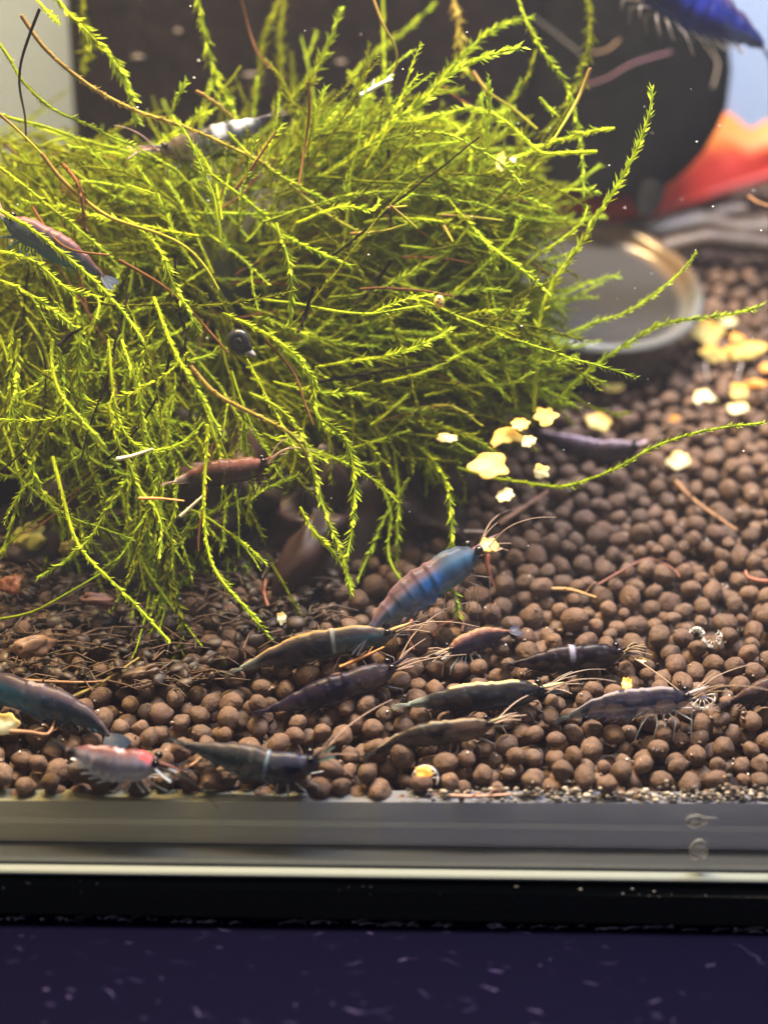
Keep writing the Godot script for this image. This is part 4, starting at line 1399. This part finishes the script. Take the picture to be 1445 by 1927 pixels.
	shrimp("dark shrimp of which only the tail half shows at the picture edge",
		spine_on_soil([1372, 1322, 1400, 1312, 1440, 1300, 1490, 1285, 1530, 1275], Vector2(1372, 1334), Vector2(1500, 1330)), 1.75,
		{"back": L(0.06, 0.035, 0.03), "side": L(0.020, 0.016, 0.026), "belly": L(0.03, 0.02, 0.03), "clear": 1.0})
	shrimp("blackish shrimp with a shiny white back line up the slope among the yellow flakes",
		spine_on_soil([1012, 815, 1050, 832, 1100, 850, 1150, 855, 1205, 843], Vector2(1015, 832), Vector2(1190, 880)), 2.1,
		{"back": L(0.05, 0.03, 0.04), "side": L(0.016, 0.010, 0.014), "belly": L(0.02, 0.012, 0.016), "line": L(0.7, 0.55, 0.68), "broken": 0.0, "clear": 1.0})
	shrimp("brownish red shrimp with a pale tail hidden under the overhang of the moss",
		spine_at([332, 906, 375, 896, 420, 890, 460, 886, 505, 872], 171, 172), 1.75,
		{"back": L(0.15, 0.06, 0.045), "side": L(0.05, 0.024, 0.02), "belly": L(0.02, 0.014, 0.016), "tail": L(0.4, 0.32, 0.28), "clear": 1.0, "swims": true, "legs": L(0.06, 0.05, 0.05)})
	shrimp("slate shrimp with white glints painted on its shell resting on the top of the moss",  # white shine put into the shell colour as patches
		spine_at([508, 220, 475, 238, 430, 256, 380, 272, 330, 284, 300, 286], 184, 182), 2.0,
		{"back": L(0.06, 0.06, 0.075), "side": L(0.03, 0.038, 0.06), "belly": L(0.04, 0.055, 0.07), "tail": L(0.012, 0.012, 0.018), "tail_edge": L(0.02, 0.02, 0.03), "alpha": 0.7, "patch": [[0.24, 0.12, L(0.85, 0.87, 0.9)], [0.46, 0.08, L(0.6, 0.64, 0.7)]], "head": L(0.10, 0.07, 0.06), "feeler": L(0.34, 0.22, 0.2), "reach": [at(215, 236, 178), at(240, 300, 178)], "swims": true, "clear": 0.9, "edge": L(0.4, 0.42, 0.46)})
	shrimp("purplish shrimp with a blue flank half buried in the moss strands",
		spine_at([192, 520, 160, 497, 120, 474, 75, 450, 35, 430, 8, 412], 173, 171), 1.95,
		{"back": L(0.16, 0.07, 0.075), "side": L(0.04, 0.055, 0.085), "belly": L(0.02, 0.09, 0.15), "line": L(0.4, 0.28, 0.3), "broken": 0.25, "swims": true, "clear": 1.0})
	shrimp("vivid royal blue shrimp with white fringed paddles swimming in front of the black sponge",
		spine_at([1430, 84, 1395, 62, 1345, 38, 1295, 12, 1245, -16, 1190, -50], 205, 200), 4.0,
		{"back": L(0.05, 0.03, 0.07), "side": L(0.006, 0.012, 0.13), "belly": L(0.008, 0.02, 0.12), "edge": L(0.03, 0.03, 0.14), "tail": L(0.006, 0.014, 0.07), "tail_edge": L(0.2, 0.18, 0.2), "paddle": L(0.6, 0.58, 0.55), "legs": L(0.28, 0.26, 0.25), "swims": true, "drop": 0.6, "clear": 1.0, "flick": -0.5})
	# a snail in the moss
	var o := at(452, 640, 166)
	var sn := thing("snail", o, "small round dark snail sitting in the middle of the moss", "snail")
	var b := MB.new()
	var coil := PackedVector3Array()
	var rr := PackedFloat32Array()
	var cc := PackedColorArray()
	for k in 40:
		var t := k / 39.0
		var a := t * TAU * 1.9
		var r := lerpf(0.15, 1.05, t)
		coil.append(o + Vector3(cos(a) * r, sin(a) * r, (1.0 - t) * 1.0))
		rr.append(lerpf(0.2, 0.95, t))
		cc.append(L(0.02, 0.021, 0.024) * lerpf(1.6, 1.0, t))
	b.tube(coil, rr, cc, 9)
	part(b, "spiral_shell", M.gloss, sn)
	b = lump(o + Vector3(0.9, -1.3, 0.2), Vector3(1.2, 0.5, 0.6), Vector3(0, 0, -0.5), 0.2, 4, L(0.16, 0.15, 0.15), L(0.3, 0.28, 0.27), 8, 10)
	part(b, "foot", M.gloss, sn)

func build_flakes() -> void:
	rng.seed = 61
	flake("oval golden flake beside the tip of the highest long strand over the soil", 1330, 624, 62, 48)
	flake("faint brownish flake half hidden behind the oval golden one near the dish", 1292, 620, 34, 34, "orange")
	flake("small dull flake just above the oval golden flake", 1370, 604, 34, 22, "pale")
	flake("flat pale yellow flake with a white thread hanging below it", 1340, 666, 62, 34)
	flake("widest flat orange yellow flake near the picture edge", 1402, 660, 74, 36)
	flake("round orange flake behind the widest flat flake", 1386, 636, 30, 26, "orange")
	flake("little orange flake cut by the picture edge", 1440, 692, 24, 22, "orange")
	flake("yellow flake lying in front of the dark foot of the dish", 1153, 724, 50, 32)
	flake("bean shaped cream flake bent like a kidney", 1321, 743, 46, 32, "pale", 0.0, 0.5)
	flake("plump cream yellow flake touching an orange sliver", 1391, 736, 44, 36)
	flake("long orange sliver flake lying on the plump cream yellow one", 1424, 722, 46, 18, "orange")
	flake("oblong pale flake leaning upright below the plump cream yellow one", 1386, 769, 46, 30, "pale")
	flake("large rounded yellow flake alone in the gap above the blackish shrimp", 1126, 793, 56, 42)
	flake("cream yellow flake with a notch next to the upright moss strand", 1026, 785, 46, 44, "yellow", 180.0)
	flake("small yellow flake between the notched one and the arched one", 979, 800, 36, 30, "yellow", 180.0)
	flake("arched orange flake like a crescent", 952, 820, 72, 34, "yellow", 181.0, 0.6)
	flake("small white flake under the end of the arched orange one", 994, 831, 28, 26, "pale", 179.0)
	flake("narrow bright flake lying on the moss edge, away from the others", 840, 824, 46, 22, "pale", 179.0)
	flake("biggest flake, a yellow triangle in front of the moss edge", 921, 876, 76, 54, "yellow", 179.0)
	flake("small egg shaped white flake below the triangle one", 1018, 888, 36, 32, "pale", 179.0)
	flake("pale square flake lowest of the cluster by the moss", 950, 931, 40, 30, "pale", 179.0)
	flake("greenish white oval flake alone above the open soil", 1277, 866, 46, 38, "pale")
	flake("tiny orange crumb between the bean shaped flake and the oval greenish one", 1268, 788, 26, 16, "orange")
	flake("yellow flake held in the mouth parts of the bright blue shrimp", 919, 1027, 40, 36, "yellow", depth_of(ground(880, 1150)) - 4.5)
	flake("short bright yellow scrap beneath the head of the black shrimp", 1178, 1286, 20, 28)
	flake("tiny cream crumb on the pellets above the short yellow scrap", 1207, 1242, 16, 12, "pale")
	flake("ragged yellowish crumb at the picture edge under the dark blue shrimp", 12, 1362, 56, 44, "pale")
	flake("pale yellow crumb in the shade under the moss", 531, 1164, 20, 24, "pale")
	flake("orange brown husk resting in a white ring on the front pellets", 797, 1452, 40, 26, "orange")
	flake("tiny pale bead in the moss near the bubble", 965, 300, 14, 14, "pale", 178)
	flake("narrow cream chip caught in the upper moss", 942, 305, 22, 42, "yellow", 179)

func build_litter() -> void:
	rng.seed = 71
	# brown rootlets and needles on the soil, read off the photograph
	twig("rootlet", "straight tan needle slanting down the open soil below the greenish white flake", "rootlet", "", on_soil([1270, 905, 1310, 945, 1385, 997]), 0.3, L(0.32, 0.17, 0.08), M.wood)
	twig("rootlet", "tan stick pointing from the moss towards the flake of the blue shrimp", "rootlet", "", on_soil([940, 985, 985, 955, 1030, 925], 2.6), 0.42, L(0.26, 0.14, 0.09), M.wood)
	twig("rootlet", "golden needle lying flat across the middle pellets", "rootlet", "", on_soil([1038, 1108, 1075, 1110, 1120, 1124]), 0.26, L(0.40, 0.24, 0.09), M.wood)
	twig("rootlet", "bent reddish root hair looping over the pellets on the open soil", "rootlet", "", on_soil([1125, 1100, 1180, 1068, 1220, 1052, 1262, 1068, 1278, 1085]), 0.17, L(0.22, 0.09, 0.06), M.wood)
	twig("rootlet", "orange root with a hook at the far edge of the open soil", "rootlet", "", on_soil([1445, 1094, 1425, 1092, 1405, 1085, 1402, 1074]), 0.3, L(0.30, 0.11, 0.06), M.wood)
	twig("rootlet", "tiny orange twig curled at the picture edge above the dish", "rootlet", "", PackedVector3Array([at(1408, 370, 200), at(1422, 380, 200), at(1450, 390, 200)]), 0.22, L(0.45, 0.22, 0.08), M.wood)
	twig("rootlet", "red brown stalk standing under the flake of the blue shrimp", "rootlet", "", PackedVector3Array([at(918, 1045, 177), at(917, 1068, 177), at(928, 1102, 178)]), 0.3, L(0.40, 0.13, 0.07), M.wood)
	twig("rootlet", "thin pale stick lying along the foot of the front glass", "rootlet", "", on_soil([850, 1497, 900, 1498, 960, 1495], 1.0), 0.25, L(0.40, 0.22, 0.16), M.wood)
	twig("rootlet", "white sliver lying level beside the flake of the blue shrimp", "rootlet", "", on_soil([862, 1001, 885, 1000, 910, 1000], 2.6), 0.32, L(0.6, 0.52, 0.48), M.wood)
	twig("rootlet", "orange barb lying across the back of the deep purple shrimp", "rootlet", "", PackedVector3Array([at(640, 1255, 170), at(680, 1238, 170), at(722, 1218, 170)]), 0.24, L(0.55, 0.24, 0.08), M.wood)
	twig("rootlet", "white shed skin sliver caught on the front moss strands", "rootlet", "", PackedVector3Array([at(221, 864, 164), at(250, 858, 164), at(288, 845, 164)]), 0.26, L(0.66, 0.62, 0.42), M.wood, 0.1)
	twig("rootlet", "forked white shred in the shade beside the brownish red shrimp", "rootlet", "", PackedVector3Array([at(340, 972, 170), at(362, 952, 170), at(386, 930, 170)]), 0.27, L(0.62, 0.56, 0.42), M.wood, 0.1)
	twig("rootlet", "orange tipped needle sticking out of the hanging moss strand", "rootlet", "", PackedVector3Array([at(262, 938, 166), at(300, 938, 166), at(347, 943, 166)]), 0.2, L(0.55, 0.24, 0.07), M.wood, 0.1)
	twig("rootlet", "long straw coloured stem crossing the brown litter under the moss", "rootlet", "", PackedVector3Array([at(130, 1315, 170), at(190, 1286, 171), at(262, 1238, 172)]), 0.26, L(0.34, 0.27, 0.08), M.wood)
	twig("rootlet", "level brown stem lying across the litter above the straw coloured one", "rootlet", "", on_soil([10, 1278, 80, 1282, 150, 1284, 192, 1282], 3.0), 0.26, L(0.20, 0.11, 0.06), M.wood)
	twig("rootlet", "bent brown root standing behind the tail of the dark blue shrimp", "rootlet", "", on_soil([20, 1376, 60, 1378, 92, 1381, 106, 1350], 3.0), 0.3, L(0.22, 0.12, 0.07), M.wood)
	twig("rootlet", "pair of fine tan hairs in front of the red backed shrimp", "rootlet", "", on_soil([322, 1458, 350, 1446, 388, 1420], 2.2), 0.17, L(0.46, 0.26, 0.13), M.wood)
	twig("rootlet", "white drooping stalk hanging from the upper moss strands", "rootlet", "", PackedVector3Array([at(680, 180, 178), at(700, 168, 178), at(722, 156, 178), at(738, 150, 178)]), 0.36, L(0.68, 0.7, 0.66), M.wood, 0.3)
	twig("rootlet", "faint pale thread hanging under the flat pale yellow flake", "rootlet", "", on_soil([1326, 682, 1328, 700, 1332, 716], 2.6), 0.18, L(0.36, 0.32, 0.3), M.wood)
	twig("rootlet", "faint pale thread hanging under the widest orange yellow flake", "rootlet", "", on_soil([1394, 682, 1390, 700, 1384, 716], 2.6), 0.18, L(0.36, 0.32, 0.3), M.wood)
	var stubs := [[775, 1168, 768, 1190, 778, 1222, "upright red brown root stub at the head of the slate grey shrimp"], [815, 1196, 828, 1178, 852, 1168, "slanting reddish root stub behind the pale legs of the little dark shrimp"], [868, 1188, 872, 1168, 862, 1150, "thin tan root stub below the green moss tip under the blue shrimp"], [505, 1140, 498, 1118, 500, 1090, "lone brown root stub standing in the shade beside the pale yellow crumb"]]
	for q in stubs:
		twig("rootlet", q[6], "rootlet", "", on_soil([q[0], q[1], q[2], q[3], q[4], q[5]], 2.4), 0.28, L(0.30, 0.11, 0.06), M.wood)
	# a green moss tip lying under the big blue shrimp
	var tip := MB.new()
	var tp := PackedVector3Array([at(826, 1118, 174), at(848, 1108, 174), at(858, 1128, 174), at(862, 1158, 174)])
	moss_strand(tip, smooth(tp, 0.8), 0.24, 1.2, 0.22, L(0.25, 0.33, 0.03), L(0.4, 0.6, 0.05))
	single(tip, "moss_tip", M.moss, tp[0], "loose green moss tip lying under the legs of the bright blue shrimp", "moss sprig")
	# dead leaves and shed bits under the moss
	var leafs := [[55, 1010, 60, 40, L(0.28, 0.26, 0.05), "yellow green dying leaf in the shade under the moss"], [130, 1030, 34, 26, L(0.34, 0.26, 0.05), "small ochre leaf scrap beside the bright hanging strand"], [70, 1215, 70, 36, L(0.17, 0.10, 0.06), "crumpled pale brown dead leaf on the litter under the moss"], [20, 1100, 44, 40, L(0.19, 0.075, 0.04), "rusty brown dead leaf at the picture edge under the moss"], [185, 1130, 60, 24, L(0.12, 0.055, 0.04), "dark reddish leaf scrap behind the long bright hanging strand"], [270, 1265, 60, 20, L(0.10, 0.06, 0.035), "flat dark brown leaf scrap at the foot of the moss"], [760, 905, 60, 26, L(0.14, 0.08, 0.06), "brown leaf scrap on the blackish stone under the moss edge"]]
	for q in leafs:
		var o := ground(q[0], q[1], 3.0)
		var d := depth_of(o) - 3.0
		o = at(q[0], q[1], d)
		var b := lump(o, Vector3(q[2] / 2.0, q[3] / 2.0, 12) * d / FOCAL, Vector3(-0.5, rng.randf(), rng.randf_range(-0.4, 0.4)), 0.75, q[0], q[4], q[4] * 1.5, 14, 18, 80.0)
		single(b, "dead_leaf", M.flake, o, q[5], "dead leaf", "dead leaves under the moss")
	# fibres and crumbs that nobody could count, browns darkened to add shade under the moss
	var fib := MB.new()
	for k in 420:
		var px := rng.randf_range(-40, 620)
		var py := rng.randf_range(1000, 1300)
		if px > 420 and py > 1230: continue
		var o := ground(px, py, 2.2)
		var a := rng.randfn(0.0, 1.0)
		var l := rng.randf_range(1.5, 7.0)
		var e := o + Vector3(cos(a) * l, rng.randf_range(-0.3, 1.0), sin(a) * l * 0.6)
		e.y = maxf(e.y, soil_height(e.x, minf(e.z, -0.5)) + 1.2)
		var t := rng.randf_range(0.5, 1.6)
		fib.tube(PackedVector3Array([o, o.lerp(e, 0.5) + Vector3(0, rng.randf_range(0, 0.9), 0), e]), _ramp(3, rng.randf_range(0.09, 0.2), 0.06), _same(3, L(0.066 * t, 0.037 * t, 0.020 * t)), 5)
	for k in 700:
		var px := rng.randf_range(-40, 640)
		var py := rng.randf_range(980, 1290)
		if px > 420 and py > 1210: continue
		var o := ground(px, py, rng.randf_range(1.0, 2.6))
		var r := rng.randf_range(0.3, 1.3)
		var t := rng.randf_range(0.4, 1.5)
		fib.ball(o, Basis.from_euler(Vector3(rng.randf() * 3, rng.randf() * 3, 0)) * Basis.from_scale(Vector3(r, r * 0.5, r * 0.8)), L(0.042 * t, 0.028 * t, 0.018 * t), 5, 7)
	single(fib, "plant_debris", M.wood, at(250, 1180, 180), "fine brown root fibres and plant crumbs lying under the moss", "debris", "", "stuff")
	# pale crumbs pressed against the front glass
	var mulm := MB.new()
	for k in 420:
		var px := 720.0 + 740.0 * sqrt(rng.randf())
		var o := at(px, 1512 - absf(rng.randfn(0, 13)), 158.5)
		o.z = rng.randf_range(-1.4, -0.15)
		o.y = maxf(o.y, -0.3 + 0.0095 * o.x)
		var r := rng.randf_range(0.07, 0.42) * rng.randf_range(0.5, 1.0)
		var t := pow(rng.randf(), 2.0)
		mulm.ball(o, Basis.from_scale(Vector3(r * 1.3, r, r * 0.7)), L(0.05, 0.045, 0.04).lerp(L(0.55, 0.48, 0.38), t), 5, 7)
	single(mulm, "mulm", M.plain, Vector3(25, 0, -0.6), "grey and pale mulm crumbs pressed against the foot of the front glass", "mulm", "", "stuff")
	# pale beads standing in for glints, brown crumbs on the pellets and drifting specks
	var grains_and_glints := MB.new()
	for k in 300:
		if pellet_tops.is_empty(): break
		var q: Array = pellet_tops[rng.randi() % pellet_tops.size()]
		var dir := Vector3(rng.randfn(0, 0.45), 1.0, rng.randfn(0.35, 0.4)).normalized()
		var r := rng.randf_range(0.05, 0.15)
		grains_and_glints.ball(q[0] + dir * q[1], Basis.from_scale(Vector3.ONE * r), L(0.85, 0.82, 0.76) if rng.randf() < 0.75 else L(0.6, 0.32, 0.12), 5, 7)
	for k in 900:
		var q: Array = pellet_tops[rng.randi() % pellet_tops.size()]
		var dir := Vector3(rng.randfn(0, 1.0), 0.35, rng.randfn(0.0, 1.0)).normalized()
		var r := rng.randf_range(0.1, 0.38)
		var t := rng.randf_range(0.5, 1.4)
		grains_and_glints.ball(q[0] + dir * (q[1] + r * 0.3), Basis.from_euler(Vector3(rng.randf() * 3, rng.randf() * 3, 0)) * Basis.from_scale(Vector3(r * 1.4, r * 0.7, r)), L(0.11 * t, 0.075 * t, 0.058 * t), 4, 6)
	for k in 90:
		var px := rng.randf_range(0, 1445)
		var py := rng.randf_range(0, 1100)
		var r := rng.randf_range(0.03, 0.1)
		grains_and_glints.ball(at(px, py, rng.randf_range(164, 190)), Basis.from_scale(Vector3(r * rng.randf_range(0.7, 1.8), r, r)), L(0.8, 0.82, 0.8), 5, 7)
	single(grains_and_glints, "sediment_and_glints", M.gloss, Vector3(0, 20, -30), "white beads imitating glints on the pellets, with brown crumbs and specks drifting in the water", "sediment_and_glints", "", "stuff")
	# a small seed shrimp or egg in front of the moss
	var o2 := at(826, 568, 165)
	var bub := thing("egg_capsule", o2, "tiny round yellowish egg capsule in front of the moss", "egg capsule")
	var bb := MB.new()
	bb.ball(o2, Basis.from_scale(Vector3(0.62, 0.8, 0.5)), L(0.75, 0.62, 0.2), 10, 14)
	part(bb, "capsule", M.flake, bub)
	for k in 3:
		bb = MB.new()
		bb.ball(o2 + Vector3([-0.2, 0.22, 0.0][k], [0.1, -0.1, 0.6][k], 0.42), Basis.from_scale(Vector3.ONE * 0.2), L(0.2, 0.14, 0.03) if k < 2 else L(0.8, 0.8, 0.8), 6, 8)
		part(bb, "egg", M.gloss, bub)
	# shed skins: clear crescents
	var sk := [[1320, 1308, 25, 0.2, 2.9, "clear crescent of shed skin at the head of the smoky blue shrimp"], [1340, 1200, 17, 0.5, 3.3, "clear shed skin with a yellow dot on the upper open soil"], [1310, 1195, 14, 2.6, 3.0, "clear curl of shed skin next to the one with a yellow dot"], [800, 1465, 24, 3.0, 3.1, "white ring of shed skin around the orange brown husk"]]
	for q in sk:
		var o := ground(q[0], q[1], 2.6)
		if q[1] > 1450: o = at(q[0], q[1], 160.5)
		var r: float = q[2] * depth_of(o) / FOCAL
		var t := thing("shed_skin", o, q[5], "shed skin", "shed skins on the soil")
		var cb := MB.new()
		var pl := PackedVector3Array()
		for k in 16:
			var a: float = PI + q[3] - 0.3 + (q[4] + 0.6) * k / 15.0
			pl.append(o + eye_basis * Vector3(cos(a) * r, sin(a) * r, 0.2 * sin(k * 1.7)))
		cb.tube(pl, _ramp(16, 0.22, 0.12), _same(16, L(0.8, 0.8, 0.76)), 6, 0.6)
		part(cb, "rib", M.shell, t)
		for k in range(2, 15, 2):
			cb = MB.new()
			var p := pl[k]
			cb.tube(PackedVector3Array([p, p.lerp(o, 0.35) + Vector3(0, 0.2, 0.2), p.lerp(o, 0.6)]), _ramp(3, 0.12, 0.05), _same(3, L(0.8, 0.8, 0.76)), 4)
			part(cb, "spine", M.shell, t)
	# dried drops on the outside of the front glass
	for q in [[1310, 1549, 20, 13, "small pale dried water spot on the grey lower glass, the upper of two"], [1320, 1616, 17, 23, "oval whitish dried water spot on the grey lower glass, the lower of two"]]:
		var o := at(q[0], q[1], 154)
		o.z = 4.4
		var t := thing("water_spot", o, q[4], "water spot")
		var rb := MB.new()
		var pl := PackedVector3Array()
		for k in 21:
			var a := TAU * k / 20.0
			var w := 1.0 + 0.18 * noise.get_noise_1d(k * 41.0 + q[1])
			pl.append(o + Vector3(cos(a) * q[2] * 0.058 * w, sin(a) * q[3] * 0.058 * w, 0))
		rb.tube(pl, _ramp(21, 0.11, 0.16), _same(21, L(0.6, 0.6, 0.56)), 6, 0.5)
		part(rb, "ring", M.shell, t)
		rb = MB.new()
		for k in 70:
			var a := rng.randf() * TAU
			var e := sqrt(rng.randf())
			var r := rng.randf_range(0.05, 0.16)
			rb.ball(o + Vector3(cos(a) * q[2] * 0.055 * e, sin(a) * q[3] * 0.055 * e, 0), Basis.from_scale(Vector3(r * 1.5, r, 0.06)), L(0.55, 0.55, 0.5), 4, 6)
		part(rb, "crust", M.shell, t, "stuff")
		if q[1] < 1600:
			rb = MB.new()
			rb.tube(PackedVector3Array([o + Vector3(0.9, 0.5, 0), o + Vector3(2.3, 0.45, 0)]), _ramp(2, 0.07, 0.04), _same(2, L(0.6, 0.6, 0.56)), 4)
			part(rb, "streak", M.shell, t)
